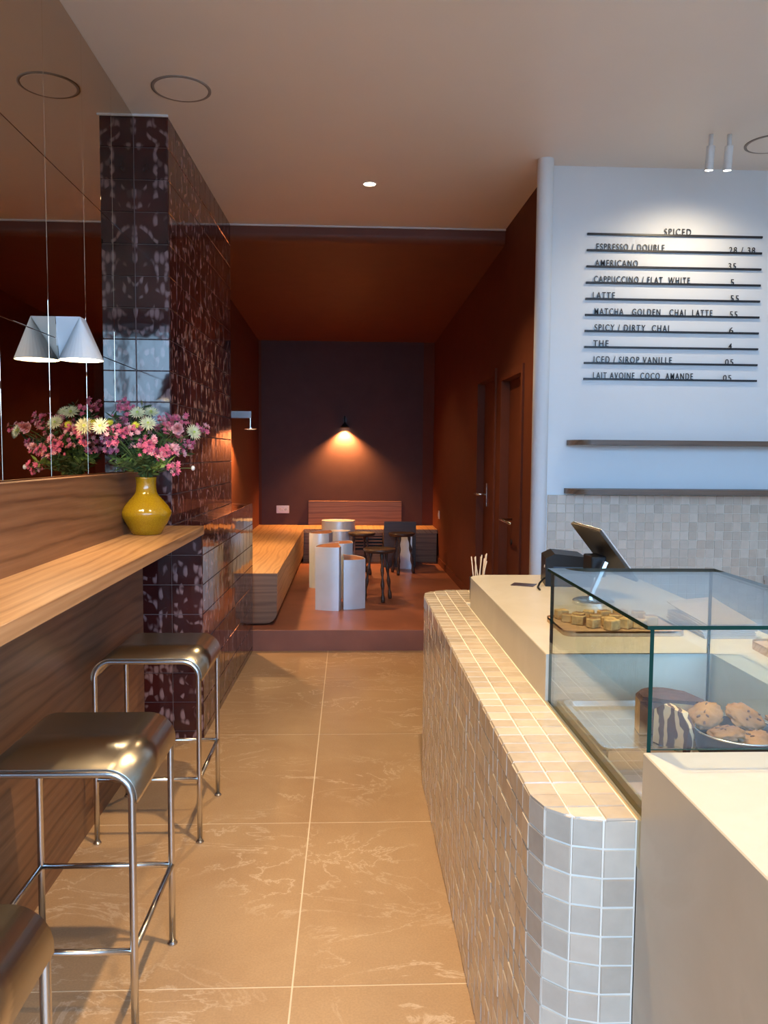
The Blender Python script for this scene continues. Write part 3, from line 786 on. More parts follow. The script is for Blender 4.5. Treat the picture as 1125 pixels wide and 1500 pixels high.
for k in range(4): obox('vent_slat', (.055+.8, .45+.8, 10.01-8, 10.03-8, .172+k*.04, .192+k*.04), 'wood_bench_x', bn)
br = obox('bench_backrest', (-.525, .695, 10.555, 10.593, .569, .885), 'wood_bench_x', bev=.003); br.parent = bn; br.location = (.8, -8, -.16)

# ================================================================ low drum tables and plinths
def plinth(pts, z1, lab, top='terr_top', name='metal_plinth', z0=.16, cat='side table', group=None):
    c = (sum(p[0] for p in pts)/len(pts), sum(p[1] for p in pts)/len(pts))
    q = [(x-c[0], y-c[1]) for x, y in pts]
    e = thing(name, lab, cat, (c[0], c[1], z0), group=group)
    bm = bmesh.new(); prism(bm, q, 0, z1-z0-.012); auto_smooth(mesh_obj('body', bm, 'alu', e), 30)
    s = .975; bm = bmesh.new(); prism(bm, [(x*s, y*s) for x, y in q], z1-z0-.012, z1-z0-.004); mesh_obj('top', bm, top, e)
    bm = bmesh.new()
    n = len(q); a = [bm.verts.new((x, y, z1-z0-.012)) for x, y in q]; b = [bm.verts.new((x, y, z1-z0)) for x, y in q]; d = [bm.verts.new((x*s, y*s, z1-z0)) for x, y in q]; g = [bm.verts.new((x*s, y*s, z1-z0-.008)) for x, y in q]
    for i in range(n):
        j = (i+1) % n
        bm.faces.new((a[i], a[j], b[j], b[i])); bm.faces.new((b[i], b[j], d[j], d[i])); bm.faces.new((d[i], d[j], g[j], g[i]))
    mesh_obj('rim', bm, 'alu', e); return e
MT['terr_top'] = plain('terracotta_table_top', (.34, .15, .085), .4, var=.08)
MT['white_top'] = plain('polished_white_top', (.80, .80, .78), .25)
def curve(pts, n=6):      # closed polygon from corner / bulge triples
    out = []
    for (x0, y0), (x1, y1), b in pts:
        mx, my_ = (x0+x1)/2, (y0+y1)/2; dx, dy = x1-x0, y1-y0; L = math.hypot(dx, dy); nx, ny = dy/L, -dx/L
        for i in range(n):
            t_ = i/n; k = 4*t_*(1-t_)*b
            out.append((x0+dx*t_+nx*k, y0+dy*t_+ny*k))
    return out
plinth(curve([((-.283, 6.90), (-.080, 6.842), .016), ((-.080, 6.842), (-.062, 6.93), 0), ((-.062, 6.93), (-.085, 7.28), -.01), ((-.085, 7.28), (-.283, 6.90), .06)]), .705,
       'tallest bright silver plinth with a curved side, nearest the step')
plinth(curve([((-.040, 6.90), (.148, 6.97), .016), ((.148, 6.97), (-.05, 7.34), .06), ((-.05, 7.34), (-.040, 6.90), 0)]), .59,
       'shorter blue-grey silver plinth right beside the tallest front one')
plinth(curve([((-.20, 7.50), (.038, 7.50), .07), ((.038, 7.50), (.0, 7.75), .02), ((.0, 7.75), (-.20, 7.50), .04)]), .672,
       'half-hidden silver plinth just behind the two front plinths')
plinth(curve([((-.392, 8.06), (-.195, 8.04), .05), ((-.195, 8.04), (-.19, 8.45), .03), ((-.19, 8.45), (-.392, 8.06), .06)]), .708,
       'dull grey plinth at the left of the table cluster beside the bench')
circ = lambda cx, cy, r, n=36: [(cx+r*math.cos(2*PI*i/n), cy+r*math.sin(2*PI*i/n)) for i in range(n)]
plinth(circ(-.122, 9.74, .203), .70, 'widest round silver drum table with a white top near the back bench', 'white_top', 'drum_table', cat='table')
plinth(circ(-.106, 9.22, .126), .625, 'smaller round silver drum table standing before the widest drum', 'white_top', 'drum_table', cat='table')
plinth(curve([((.605, 9.40), (.742, 9.36), .01), ((.742, 9.36), (.72, 9.5), .0), ((.72, 9.5), (.605, 9.40), .04)]), .56,
       'narrow blue-lit plinth behind the legs of the right-hand wooden stool')
bx = obox('dark_wood_chair', (.42, .80, 9.55, 9.58, .16, .70), 'wood_dark')
# dark boxy chair before the bench
COL.objects.unlink(bx); bpy.data.objects.remove(bx)
ch = thing('box_chair', 'dark wooden box-shaped low chair in front of the back bench', 'chair', (.61, 9.7, .16))
obox('backrest', (-.19, .19, -.17, -.145, 0, .545), 'wood_dark', ch)
obox('seat', (-.19, .19, -.145, .20, .24, .27), 'wood_dark', ch)
for s in (-1, 1): obox('side_panel', (s*.18-.01, s*.18+.01, -.145, .20, 0, .38), 'wood_dark', ch)

def wood_stool(x, y, h, r, rot, lab):
    s = thing('wooden_stool', lab, 'stool', (x, y, .16), rot)
    bm = bmesh.new(); H = h-.16
    lathe(bm, [(r*.86, H-.036), (r*.99, H-.022), (r, H-.010), (r*.97, H-.001), (r*.90, H), (r*.80, H-.006), (.01, H-.010)], 36, capb=True, capt=True)
    auto_smooth(mesh_obj('seat', bm, 'wood_dark', s), 50)
    for k in range(3):
        a = 2*PI*k/3; bm = bmesh.new(); pts = []; rs = []
        for i in range(25):
            t_ = i/24; rr = r*.55+(r*.95-r*.55)*t_
            pts.append((rr*math.cos(a), rr*math.sin(a), (H-.03)*(1-t_))); rs.append(.0125+.0045*math.sin(t_*PI*7)+.003*t_)
        tube(bm, pts, rs, 10); mesh_obj('leg', bm, 'wood_dark', s, True)
    return s
wood_stool(.285, 7.36, .640, .150, math.radians(-78), 'nearest dark wooden stool with wavy turned legs right of the plinths')
wood_stool(.148, 9.02, .622, .155, math.radians(-50), 'dark wooden round stool half hidden behind the nearest stool')
wood_stool(.597, 9.02, .622, .150, math.radians(-108), 'right-hand dark wooden stool in front of the box chair')

# ================================================================ steel bar stools
def bar_stool():
    t_ = thing('bar_stool', '', 'bar stool', (0, 0, 0)); W, Dp, H, r, rc = .195, .215, .708, .0098, .062
    def U(y):
        pts = [(-W, y, .0)] + [(-W, y, .25), (-W, y, H-rc)]
        pts += [(-W+rc-rc*math.cos(a), y, H-rc+rc*math.sin(a)) for a in [PI/2*i/8 for i in range(1, 9)]]
        pts += [(W-rc+rc*math.sin(a), y, H-rc+rc*math.cos(a)) for a in [PI/2*i/8 for i in range(0, 9)]]
        pts += [(W, y, .25), (W, y, .0)]
        return pts
    for y in (-Dp, Dp):
        bm = bmesh.new(); tube(bm, U(y), r, 14); lf = mesh_obj('leg_frame', bm, 'metal', t_, True)
        bm = bmesh.new(); tube(bm, [(-W, y, .25), (W, y, .25)], .0085, 12); mesh_obj('footrest', bm, 'metal', t_, True)
        for x in (-W, W):
            bm = bmesh.new(); lathe(bm, [(.015, 0), (.0155, .004), (.011, .010)], 18, c=(x, y, 0), capt=True); mesh_obj('foot', bm, 'metal', lf)
    for x in (-W, W):
        bm = bmesh.new(); tube(bm, [(x, -Dp, .25), (x, Dp, .25)], .0085, 12); mesh_obj('footrest', bm, 'metal', t_, True)
    # seat sheet rolled over both ends
    ro = rc+r+.0015; zc = H-rc
    prof = [(-W+rc-ro*math.cos(a), zc+ro*math.sin(a)) for a in [PI/2*i/12-.05*(i == 0) for i in range(0, 13)]]
    prof += [(W-rc+ro*math.sin(a), zc+ro*math.cos(a)) for a in [PI/2*i/12 for i in range(0, 13)]]
    prof = [(prof[0][0], zc-.012)] + prof + [(prof[-1][0], zc-.012)]
    bm = bmesh.new(); A = [bm.verts.new((x, -Dp-.006, z)) for x, z in prof]; B = [bm.verts.new((x, Dp+.006, z)) for x, z in prof]
    for i in range(len(prof)-1): bm.faces.new((A[i], A[i+1], B[i+1], B[i]))
    o = mesh_obj('seat', bm, 'seat_steel', t_, True); md = o.modifiers.new('solid', 'SOLIDIFY'); md.thickness = .003; md.offset = 1
    return t_
m, nt, p = new_mat('hand_brushed_steel_seat'); setp(p, (.50, .46, .39), .24, 1)
p.inputs['Roughness'].default_value = .27; MT['seat_steel'] = m
for i, (x, y, lab) in enumerate(((-.762, 3.264, 'farthest steel bar stool, standing next to the tiled pier'), (-.727, 2.185, 'middle steel bar stool with rolled metal seat under the bar'), (-.715, 1.145, 'nearest steel bar stool, cut off by the lower left picture edge'))):
    if i == 0: s0 = bar_stool(); s = s0
    else: s = copy_tree(s0)
    s.location = (x, y, 0); s['label'] = lab; s['group'] = 'steel bar stools along the bar'

# ================================================================ vase and flowers
VX, VY, VZ = -.925, 3.735, 1.1255
vs = thing('flower_vase', 'mustard yellow glazed bulbous vase on the end of the bar', 'vase', (VX, VY, VZ))
vp = [(.060, 0), (.066, .003), (.078, .025), (.098, .06), (.110, .085), (.1125, .098), (.110, .108), (.098, .13), (.075, .158), (.056, .178), (.047, .195), (.044, .225), (.046, .255), (.048, .262), (.044, .262), (.040, .25), (.038, .2), (.05, .17), (.09, .12)]
bm = bmesh.new(); lathe(bm, vp, 56); mesh_obj('body', bm, 'vase', vs, True)
random.seed(3)
NECK = Vector((VX, VY, VZ+.26))
def stem_pts(head, drop=.12):
    h = Vector(head); d = h-NECK; r0 = Vector((d.x, d.y, 0)); r0 = r0.normalized()*.022 if r0.length > .001 else Vector((0, 0, 0))
    base = Vector((VX-r0.x*.6, VY-r0.y*.6, VZ+.05)); nk = NECK+r0
    ctrl = nk+Vector((d.x*.28, d.y*.28, abs(d.z)*.62+.02))
    pts = [base, nk]
    for i in range(1, 7):
        t_ = i/6; pts.append(nk*(1-t_)**2+ctrl*2*t_*(1-t_)+h*t_**2)
    return pts
def petal(bm, c, ax, u, L, w, cup, mi):
    """one petal from c along u, with the flower axis ax"""
    s = ax.cross(u).normalized()
    a = bm.verts.new(c); b = bm.verts.new(c+u*L*.55+s*w/2+ax*cup*.4); d = bm.verts.new(c+u*L*.55-s*w/2+ax*cup*.4); e = bm.verts.new(c+u*L+ax*cup)
    bm.faces.new((a, b, e, d)).material_index = mi
def frame(ax):
    u = ax.orthogonal().normalized(); return u, ax.cross(u)
def daisy(bm, c, ax, R_, n, layers, mi, eye, cup=.3):
    u, w = frame(ax)
    for l in range(layers):
        k = 1-l*.8/layers
        for i in range(n):
            a = 2*PI*(i+.5*l)/n+random.uniform(-.1, .1)
            petal(bm, c+ax*.002*l, ax, u*math.cos(a)+w*math.sin(a), R_*k, R_*k*2.6/n*1.3, R_*(cup+.22*l)*k, mi)
    if eye is not None:
        m_ = bmesh.ops.create_icosphere(bm, subdivisions=1, radius=R_*.26, matrix=Matrix.Translation(c+ax*R_*.2*(cup+.2)))
        for v in m_['verts']:
            for f in v.link_faces: f.material_index = eye
def leafy(bm, pts, n, L, mi):
    for i in range(n):
        k = random.randint(2, len(pts)-2); t_ = random.random(); c = pts[k].lerp(pts[k+1], t_)
        u = Vector((random.uniform(-1, 1), random.uniform(-1, 1), random.uniform(-.3, .9))).normalized(); ax = u.orthogonal().normalized()
        l = L*random.uniform(.5, 1.1); petal(bm, c, ax, u, l, l*.28, l*.12, mi)
def make_flower(kind, head, label, group, seed):
    random.seed(seed); h = Vector(head)
    th_ = thing({'pink': 'pink_flower_spray', 'chrys': 'cream_chrysanthemum', 'yellow': 'yellow_chrysanthemum', 'rose': 'pink_rose', 'bud': 'white_flower_bud', 'sprig': 'leafy_sprig'}[kind], label, 'flower' if kind != 'sprig' else 'foliage', tuple(NECK), group=group)
    T_ = -NECK
    def fin(bm, name, mats, sm=False):
        bmesh.ops.translate(bm, verts=bm.verts, vec=T_); me_o = None
        me = bpy.data.meshes.new(name); bm.to_mesh(me); bm.free()
        for q in mats: me.materials.append(MT[q])
        o = bpy.data.objects.new(name, me); COL.objects.link(o); o.parent = th_
        if sm:
            for f in me.polygons: f.use_smooth = True
        return o
    pts = stem_pts(head); bm = bmesh.new(); tube(bm, pts, .0017, 5)
    ends = []
    if kind == 'pink':
        for k in range(17):
            e = h+Vector((random.uniform(-1, 1), random.uniform(-1, 1), random.uniform(-.8, .8)))*.030; ends.append(e); tube(bm, [pts[-2], (pts[-2]+e)/2+Vector((0, 0, .004)), e], .0009, 4)
    fin(bm, 'stem', ['stem'])
    bm = bmesh.new(); leafy(bm, pts, {'sprig': 60, 'pink': 20}.get(kind, 10), .032 if kind != 'sprig' else .05, 0); fin(bm, 'leaves', ['leaf' if kind != 'sprig' or seed % 3 else 'lightleaf'])
    bm = bmesh.new(); d = (h-pts[-2]).normalized(); view = Vector((.25, -1, .25)).normalized()
    if kind == 'pink':
        for e in ends:
            ax = (d*.6+view*.6+Vector((random.uniform(-1, 1), random.uniform(-1, 1), random.uniform(-1, 1)))*.5).normalized()
            daisy(bm, e, ax, random.uniform(.010, .016), 6, 2, random.choice((0, 0, 1)), None, .5)
        fin(bm, 'blossoms', ['pink' if seed % 4 else 'mauve', 'palepink'])
    elif kind == 'chrys':
        ax = (d*.7+view*.5).normalized(); daisy(bm, h, ax, .042, 20, 4, 0, 1, .12); fin(bm, 'flower_head', ['cream_petal', 'green_eye'])
    elif kind == 'yellow':
        ax = (d*.5+view*.8).normalized(); daisy(bm, h, ax, .020, 14, 3, 0, 0, .15); fin(bm, 'flower_head', ['yellow_petal', 'green_eye'])
    elif kind == 'rose':
        ax = (d*.3+view).normalized(); u, w = frame(ax)
        for l in range(6):
            k = 1-l*.15
            for i in range(6):
                a = 2*PI*(i+.37*l)/6; petal(bm, h+ax*.004*l, ax, u*math.cos(a)+w*math.sin(a), .030*k, .034*k, .010+.006*l, 0)
        fin(bm, 'flower_head', ['palepink'])
    elif kind == 'bud':
        m_ = bmesh.ops.create_icosphere(bm, subdivisions=2, radius=.009, matrix=Matrix.Translation(h) @ Matrix.Diagonal((1, 1, 1.3, 1))); fin(bm, 'bud', ['white_metal'], True)
    else: bm.free()
    return th_
PINK = [(-1.012, 3.70, 1.712), (-.985, 3.66, 1.688), (-1.045, 3.50, 1.592), (-1.040, 3.66, 1.636), (-1.035, 3.55, 1.555), (-.979, 3.61, 1.579), (-1.015, 3.60, 1.588), (-1.040, 3.60, 1.520), (-.876, 3.63, 1.55), (-.891, 3.63, 1.505), (-.838, 3.72, 1.635), (-.821, 3.79, 1.654), (-.761, 3.72, 1.645), (-.738, 3.72, 1.54), (-.795, 3.63, 1.508), (-.769, 3.72, 1.515), (-.784, 3.63, 1.427), (-.667, 3.72, 1.606), (-.825, 3.63, 1.49), (-.887, 3.76, 1.613), (-.80, 3.66, 1.605), (-.955, 3.72, 1.655), (-.93, 3.62, 1.60), (-.95, 3.66, 1.54), (-1.0, 3.72, 1.62), (-.80, 3.78, 1.56)]
PL = {0: 'highest pink blossom spray, sticking up at the top left of the bouquet', 2: 'leftmost pink blossom spray, touching the mirror beside the vase', 16: 'lowest pink blossom spray, hanging right of the vase neck', 17: 'rightmost pink blossom spray, in front of the tiled pier', 9: 'pink blossom spray low in the centre just above the vase neck', 12: 'pink blossom spray at the upper right above the carnation', 7: 'pink blossom spray low at the left of the bouquet'}
for i, q in enumerate(PINK): make_flower('pink', q, PL.get(i, 'spray of tiny pink blossoms within the middle of the bouquet'), 'pink flower sprays in the vase', i+1)
for i, (q, l) in enumerate(zip([(-1.045, 3.47, 1.608), (-.935, 3.64, 1.672), (-.890, 3.70, 1.678), (-.695, 3.66, 1.590), (-.880, 3.60, 1.625)],
        ['pale cream chrysanthemum at the far left of the bouquet', 'pale cream chrysanthemum at the top of the bouquet, left one', 'pale cream chrysanthemum at the top of the bouquet, right one', 'large cream chrysanthemum facing right at the bouquet edge', 'cream chrysanthemum in the middle of the bouquet'])):
    make_flower('chrys', q, l, 'cream chrysanthemums in the vase', 50+i)
for i, (q, l) in enumerate(zip([(-.934, 3.60, 1.618), (-1.045, 3.60, 1.628), (-1.04, 3.82, 1.60)], ['small bright yellow flower in the bouquet centre', 'small yellow flower at the bouquet left beside the mirror', 'small yellow flower at the back of the bouquet near the mirror'])):
    make_flower('yellow', q, l, 'yellow chrysanthemums in the vase', 70+i)
make_flower('rose', (-.755, 3.61, 1.600), 'ruffled pale pink carnation on the right side of the bouquet', None, 81)
make_flower('bud', (-.705, 3.70, 1.430), 'tiny white bud hanging low at the right of the vase', None, 82)
SPR = [(-1.03, 3.62, 1.47), (-1.05, 3.70, 1.52), (-1.0, 3.55, 1.44), (-.80, 3.60, 1.45), (-.74, 3.75, 1.50), (-.90, 3.56, 1.47), (-.86, 3.85, 1.55), (-.97, 3.80, 1.60), (-.70, 3.72, 1.56), (-.92, 3.66, 1.56), (-1.04, 3.60, 1.66), (-.93, 3.70, 1.71), (-.82, 3.70, 1.58), (-.87, 3.60, 1.44)]
for i, q in enumerate(SPR): make_flower('sprig', q, 'dark green leafy sprig filling out the flowers in the vase', 'green sprigs in the vase', 90+i)
random.seed(11)

# ================================================================ counter objects
# stick cup
cp = thing('stirrer_cup', 'black cup of wooden stirring sticks at the far end of the tiled ledge', 'cup', (.572, 3.50, .866))
bm = bmesh.new(); lathe(bm, [(.034, 0), (.037, .003), (.040, .10), (.037, .10), (.034, .006)], 28, capt=True); auto_smooth(mesh_obj('cup_body', bm, 'cup', cp))
for i in range(9):
    a = random.uniform(0, 6.28); tx, ty = .016*math.cos(a), .014*math.sin(a); lx = (-.030, -.022, -.012, .008, .014, .022, .028, .034, .03)[i]; hh = random.uniform(.17, .205)
    bm = bmesh.new(); w = .0035
    b0 = Vector((tx*.8, ty*.8, .008)); b1 = Vector((lx+tx*.2, ty*.6, hh)); tube(bm, [b0, (b0+b1)/2, b1], .0032, 4)
    o = mesh_obj('wooden_stirrer', bm, 'stick'); o.location = (.572, 3.50, .866)
    tag(o, 'thin wooden stirring stick standing in the black cup', 'stirrer', 'wooden stirrers in the black cup')
# receipt printer
rp = thing('receipt_printer', 'black receipt printer on the cream counter beside the white pipe', 'printer', (.865, 3.17, .99), math.radians(-8))
bm = bmesh.new()
prism(bm, [(-.085, 0), (.10, 0), (.10, .095), (.06, .118), (-.05, .128), (-.085, .11)], -.085, .10, axis='y'); mesh_obj('housing', bm, 'black', rp)
obox('blue_band', (-.055, .101, -.0865, -.085, .055, .078), 'blue_led', rp)
obox('status_light', (-.0865, -.085, -.05, -.038, .07, .080), 'white_metal', rp)
bm = bmesh.new(); tube(bm, [(.79, 3.12, 1.02), (.765, 3.11, 1.02), (.745, 3.09, 1.005), (.728, 3.05, .9945), (.724, 3.00, .994)], .004, 8)
tag(mesh_obj('power_cable', bm, 'black', smooth=True), 'short black cable curling from the receipt printer onto the counter', 'cable')
bm = bmesh.new(); box(bm, -.045, .045, -.035, .035, 0, .0015); o = mesh_obj('small_card', bm, 'card', loc=(.692, 3.135, .9903), rz=math.radians(-25)); tag(o, 'small dark printed card lying on the cream counter', 'card')
# tablet on stand
tb = thing('pos_tablet', 'till tablet seen from behind, tilted on a silver stand on the counter', 'tablet', (.86, 2.80, .99))
TL, TR, BR = Vector((.82, 2.95, 1.250)), Vector((.87, 2.757, 1.2376)), Vector((1.02, 2.79, 1.055)); BL = TL+(BR-TR)
nn = (TR-TL).cross(BR-TR).normalized(); O = Vector((.86, 2.80, .99))
def slab(cs, th, off):
    bm = bmesh.new(); a = [bm.verts.new(c-O+nn*off) for c in cs]; b = [bm.verts.new(c-O+nn*(off+th)) for c in cs]
    bm.faces.new(a); bm.faces.new(b)
    for i in range(4): bm.faces.new((a[i], a[(i+1) % 4], b[(i+1) % 4], b[i]))
    bmesh.ops.recalc_face_normals(bm, faces=bm.faces); bmesh.ops.bevel(bm, geom=bm.edges[:], offset=.0025, segments=2, affect='EDGES'); return bm
ctr = (TL+TR+BR+BL)/4
MT['tablet_back'] = plain('dark_tablet_back', (.055, .045, .035), .35, .3)
mesh_obj('tablet_body', slab([TL, TR, BR, BL], .010, 0), ['tablet_back'], tb)
mesh_obj('bezel', slab([c+(c-ctr)*.004 for c in (TL, TR, BR, BL)], .004, .010 if nn.x > 0 else -.004), 'silver', tb)
bm = bmesh.new(); sgn = -1 if nn.x > 0 else 1
c0 = ctr+nn*sgn*.03; c0 = c0+Vector((0, 0, -.02)); box(bm, c0.x-O.x-.035, c0.x-O.x+.02, c0.y-O.y-.05, c0.y-O.y+.055, c0.z-O.z-.045, c0.z-O.z+.03, bev=.006); mesh_obj('mount_block', bm, 'black', tb)
bm = bmesh.new(); A_ = Vector((.902, 2.78, 1.13))-O; B_ = Vector((.845, 2.77, 1.004))-O
d_ = (B_-A_).normalized(); s_ = Vector((0, 1, 0)); q_ = d_.cross(s_)
vv_ = []
for P0 in (A_, B_):
    for a, b in ((-1, -1), (1, -1), (1, 1), (-1, 1)): vv_.append(bm.verts.new(P0+s_*a*.011+q_*b*.006))
for i in range(4): bm.faces.new((vv_[i], vv_[(i+1) % 4], vv_[4+(i+1) % 4], vv_[4+i]))
bm.faces.new(vv_[:4]); bm.faces.new(vv_[4:]); mesh_obj('stand_arm', bm, 'silver', tb)
bm = bmesh.new(); lathe(bm, [(.072, 0), (.072, .010), (.066, .014), (.01, .014)], 40, c=(.85-O.x, 2.74-O.y, .0), capt=True); auto_smooth(mesh_obj('stand_base', bm, 'silver', tb))

# bread board and cubes
def board(x0, x1, y0, y1, z, lab, rz=0, hh=.016):
    cx, cy = (x0+x1)/2, (y0+y1)/2; w, d = (x1-x0)/2, (y1-y0)/2; r = .03
    pts = []
    for sx, sy, a0 in ((1, 1, 0), (-1, 1, 90), (-1, -1, 180), (1, -1, 270)): pts += arc(sx*(w-r), sy*(d-r), r, a0, a0+90, 5)
    bm = bmesh.new(); prism(bm, pts, 0, hh); k = (w-.012)/w
    top = [f for f in bm.faces if abs(f.calc_center_median().z-hh) < 1e-5]
    bmesh.ops.inset_region(bm, faces=top, thickness=.010); 
    top = [f for f in bm.faces if abs(f.calc_center_median().z-hh) < 1e-5 and len(f.verts) > 8]
    bmesh.ops.translate(bm, verts=list({v for f in top for v in f.verts}), vec=(0, 0, -.006))
    o = auto_smooth(mesh_obj('serving_board', bm, 'wood_board', loc=(cx, cy, z), rz=rz), 40); tag(o, lab, 'serving board'); return o
board(.612, .962, 2.225, 2.46, .99, 'oak serving board carrying small bread cubes behind the glass case')
cubes = [(.655, 2.43), (.70, 2.40), (.685, 2.345), (.74, 2.43), (.745, 2.375), (.715, 2.30), (.765, 2.315), (.785, 2.42), (.80, 2.36), (.81, 2.295), (.835, 2.42), (.845, 2.35), (.85, 2.29), (.885, 2.40), (.895, 2.33), (.76, 2.27), (.66, 2.38)]
for i, (x, y) in enumerate(cubes):
    bm = bmesh.new(); s = random.uniform(.016, .020); box(bm, -s, s, -s*.8, s*.8, 0, s*1.55, 0)
    bm.faces.ensure_lookup_table()
    for f in bm.faces:
        if f.calc_center_median().x > s*.5 or f.calc_center_median().z > s*1.4: f.material_index = 1 if i % 3 else 0
    bmesh.ops.bevel(bm, geom=bm.edges[:], offset=.003, segments=1, affect='EDGES')
    o = mesh_obj('bread_cube', bm, ['bread', 'crust'], loc=(x, y, 1.0003), rz=random.uniform(-.8, .8)); tag(o, 'toasted bread sample cube on the oak serving board', 'bread', 'bread cubes on the serving board')
# napkin stack
for i in range(10):
    bm = bmesh.new(); w, d, n = .0745, .13, 8; th_ = .0036
    lo, hi = [], []
    for a in range(n+1):
        for b in (0, 1):
            x = -w+2*w*b; y = -d+2*d*a/n; zc_ = .006*math.sin(a/n*PI)*(i/9) + (.012*(b)*(a/n) if i == 9 else 0) + (.02*(a/n)**3 if i > 7 else 0)
            lo.append(bm.verts.new((x, y, zc_))); hi.append(bm.verts.new((x, y, zc_+th_*.85)))
    for a in range(n):
        q = 2*a
        bm.faces.new((lo[q], lo[q+1], lo[q+3], lo[q+2])); bm.faces.new((hi[q], hi[q+2], hi[q+3], hi[q+1]))
        bm.faces.new((lo[q], lo[q+2], hi[q+2], hi[q])); bm.faces.new((lo[q+1], hi[q+1], hi[q+3], lo[q+3]))
    bm.faces.new((lo[0], hi[0], hi[1], lo[1])); bm.faces.new((lo[-2], lo[-1], hi[-1], hi[-2]))
    o = mesh_obj('paper_napkin', bm, 'napkin', loc=(1.072+random.uniform(-.003, .003), 2.325, .9905+i*.0042), rz=random.uniform(-.03, .03)+(.05 if i == 9 else 0))
    tag(o, 'folded brown paper napkin in the stack beside the serving board' if i < 9 else 'topmost brown paper napkin with a lifted corner on the stack', 'napkin', 'paper napkins in the stack')
board(1.068, 1.20, 1.72, 2.10, .9903, 'small oak tray at the right picture edge beside the display well', math.radians(-3), .022)

# metal tray in the well, on two supports
tr_ = thing('metal_tray', 'shallow stainless steel baking tray inside the display well', 'tray', (.735, 1.82, .806))
x0, x1, y0, y1 = -.188, .188, -.155, .19
def ring4(ins, z, r): 
    pts = []
    for sx, sy, a0 in ((1, 1, 0), (0, 1, 90), (0, 0, 180), (1, 0, 270)):
        cx = (x1-ins-r) if sx else (x0+ins+r); cy = (y1-ins-r) if sy else (y0+ins+r); pts += [(x, y, z) for x, y in arc(cx, cy, r, a0, a0+90, 5)]
    return pts
bm = bmesh.new(); rings = [[bm.verts.new(q) for q in ring4(*a)] for a in ((0, .066, .022), (.0, .070, .022), (.012, .070, .016), (.018, .058, .012), (.030, .055, .010))]
for a, b in zip(rings, rings[1:]):
    for i in range(len(a)): bm.faces.new((a[i], a[(i+1) % len(a)], b[(i+1) % len(a)], b[i]))
bm.faces.new(rings[-1]); auto_smooth(mesh_obj('tray_pan', bm, 'silver', tr_), 40)
for s in (-.12, .12): obox('support_bar', (x0+.02, x1-.02, s-.006, s+.006, 0, .0545), 'silver', tr_)
# marble cake: half loaf in plan, with cut face
ck = thing('marble_cake', 'dark-crusted marbled cake in the display well beside the cookie pan', 'cake', (.735, 1.80, .863))
pts = [(-.065, -.01), (-.06, .035)] + arc(-.0, .02, .062, 150, 20, 8) + [(.085, -.03), (.07, -.055), (.0, -.02)]
bm = bmesh.new(); prism(bm, pts, 0, .085, 0, 1); bmesh.ops.bevel(bm, geom=[e for e in bm.edges if all(v.co.z > .08 for v in e.verts)], offset=.008, segments=3, affect='EDGES')
o = auto_smooth(mesh_obj('cake_body', bm, ['cake_side', 'cake_top'], ck), 50)
for f in o.data.polygons:
    if f.center.z > .074 or f.normal.x > -.3: f.material_index = 1
sl = thing('cake_slice', 'upright slice of marbled cake leaning between the cake and the pan', 'cake', (.712, 1.70, .863), math.radians(-66))
bm = bmesh.new(); prism(bm, [(-.05, 0), (.045, 0), (.05, .06), (.03, .088), (-.02, .094), (-.048, .075)], -.009, .009, axis='y'); mesh_obj('slice', bm, 'cake_cut', sl)
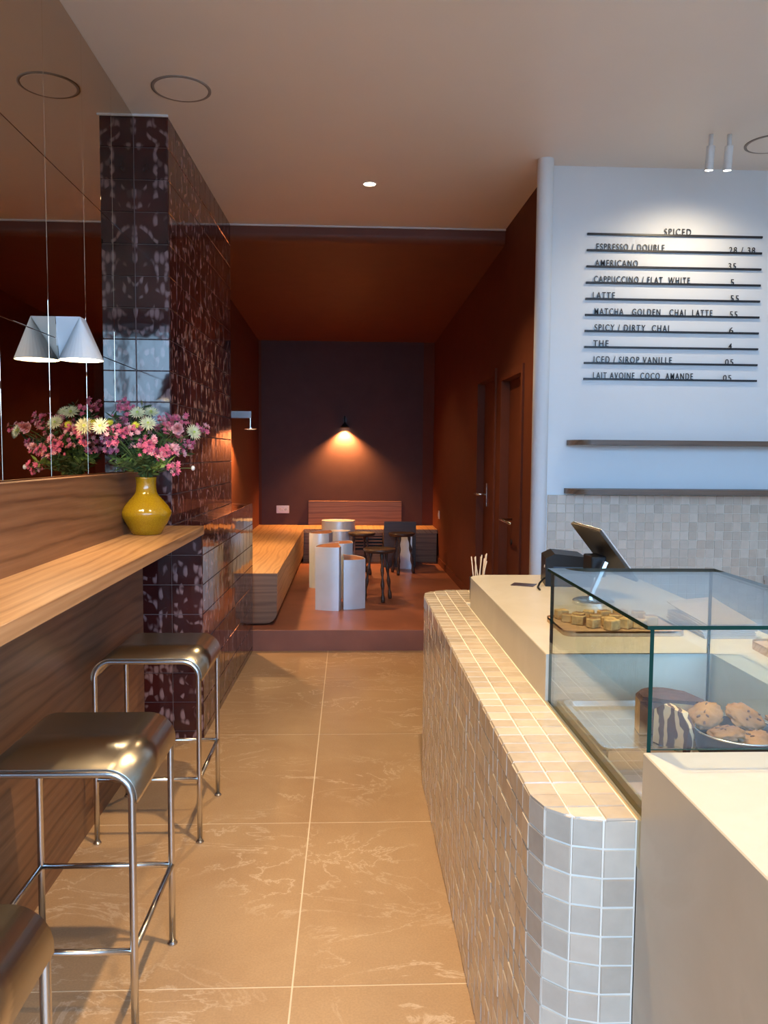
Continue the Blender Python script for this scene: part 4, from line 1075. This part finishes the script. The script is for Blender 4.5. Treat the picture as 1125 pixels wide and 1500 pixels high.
# cookie pan and cookies
pn = thing('cookie_pan', 'dark round cake tin holding cookies in the display well', 'pan', (.838, 1.655, .866))
bm = bmesh.new(); lathe(bm, [(.080, 0), (.086, .004), (.092, .05), (.094, .052), (.092, .053), (.089, .05), (.082, .008), (.01, .006)], 56, capt=True); auto_smooth(mesh_obj('pan_body', bm, ['dark_metal'], pn), 40)
bm = bmesh.new(); lathe(bm, [(.0935, .0505), (.0945, .0525), (.0925, .0542), (.0905, .0525)], 56, capb=False); mesh_obj('rim', bm, 'silver', pn, True)
def cookie(loc, r, rot, seed, lab):
    random.seed(seed); bm = bmesh.new(); bmesh.ops.create_icosphere(bm, subdivisions=4, radius=1)
    from mathutils import noise as mn
    for v in bm.verts:
        c = v.co.copy(); n_ = 1+.22*mn.noise(c*2.1+Vector((seed*3, 0, 0)))+.16*mn.noise(c*5+Vector((0, seed*3, 0)))
        v.co = Vector((c.x*r*n_, c.y*r*n_, (c.z*.36*r if c.z > 0 else c.z*.18*r)*n_))
    o = thing('cookie', lab, 'cookie', loc, group='cookies in the dark tin'); o.rotation_euler = rot
    mesh_obj('cookie_dough', bm, 'cookie', o, True)
    bm = bmesh.new()
    for k in range(5):
        a = random.uniform(0, 6.28); q = random.uniform(.1, .8)*r
        zz = .36*r*math.sqrt(max(0, 1-(q/r)**2)); bmesh.ops.create_icosphere(bm, subdivisions=1, radius=1, matrix=Matrix.Translation((q*math.cos(a), q*math.sin(a), zz)) @ Matrix.Rotation(a, 4, 'Z') @ Matrix.Diagonal((.006, .0032, .0022, 1)))
    mesh_obj('chocolate_chunks', bm, 'choc', o); o.children[-1]['kind'] = 'stuff'
    return o
cookie((.788, 1.712, .930), .036, (.5, -.5, 0), 1, 'chunky cookie at the left back of the dark tin beside the cake')
cookie((.870, 1.700, .930), .043, (.45, .0, .5), 2, 'largest cookie leaning on the back rim of the tin')
cookie((.935, 1.66, .925), .038, (.3, .35, 1), 3, 'cookie at the right end of the dark tin')
cookie((.800, 1.642, .914), .038, (-.1, .1, 2), 4, 'flat cookie lying at the front left of the tin')
cookie((.860, 1.612, .908), .042, (-.15, 0, 3), 5, 'broad cookie lying at the front of the tin')
cookie((.918, 1.612, .915), .030, (-.1, .2, 4), 6, 'small cookie at the front right of the tin')
random.seed(5)
# white cabinet standing on the far right behind the counter
cb_ = thing('back_cabinet', 'white cabinet end at the right picture edge against the tiled wall', 'cabinet', (2.9, 4.44, 0))
obox('carcass', (-.39, .38, -.28, .29, 0, .76), 'white_metal', cb_); obox('worktop', (-.395, .385, -.29, .295, .76, .79), 'white_metal', cb_, bev=.003)
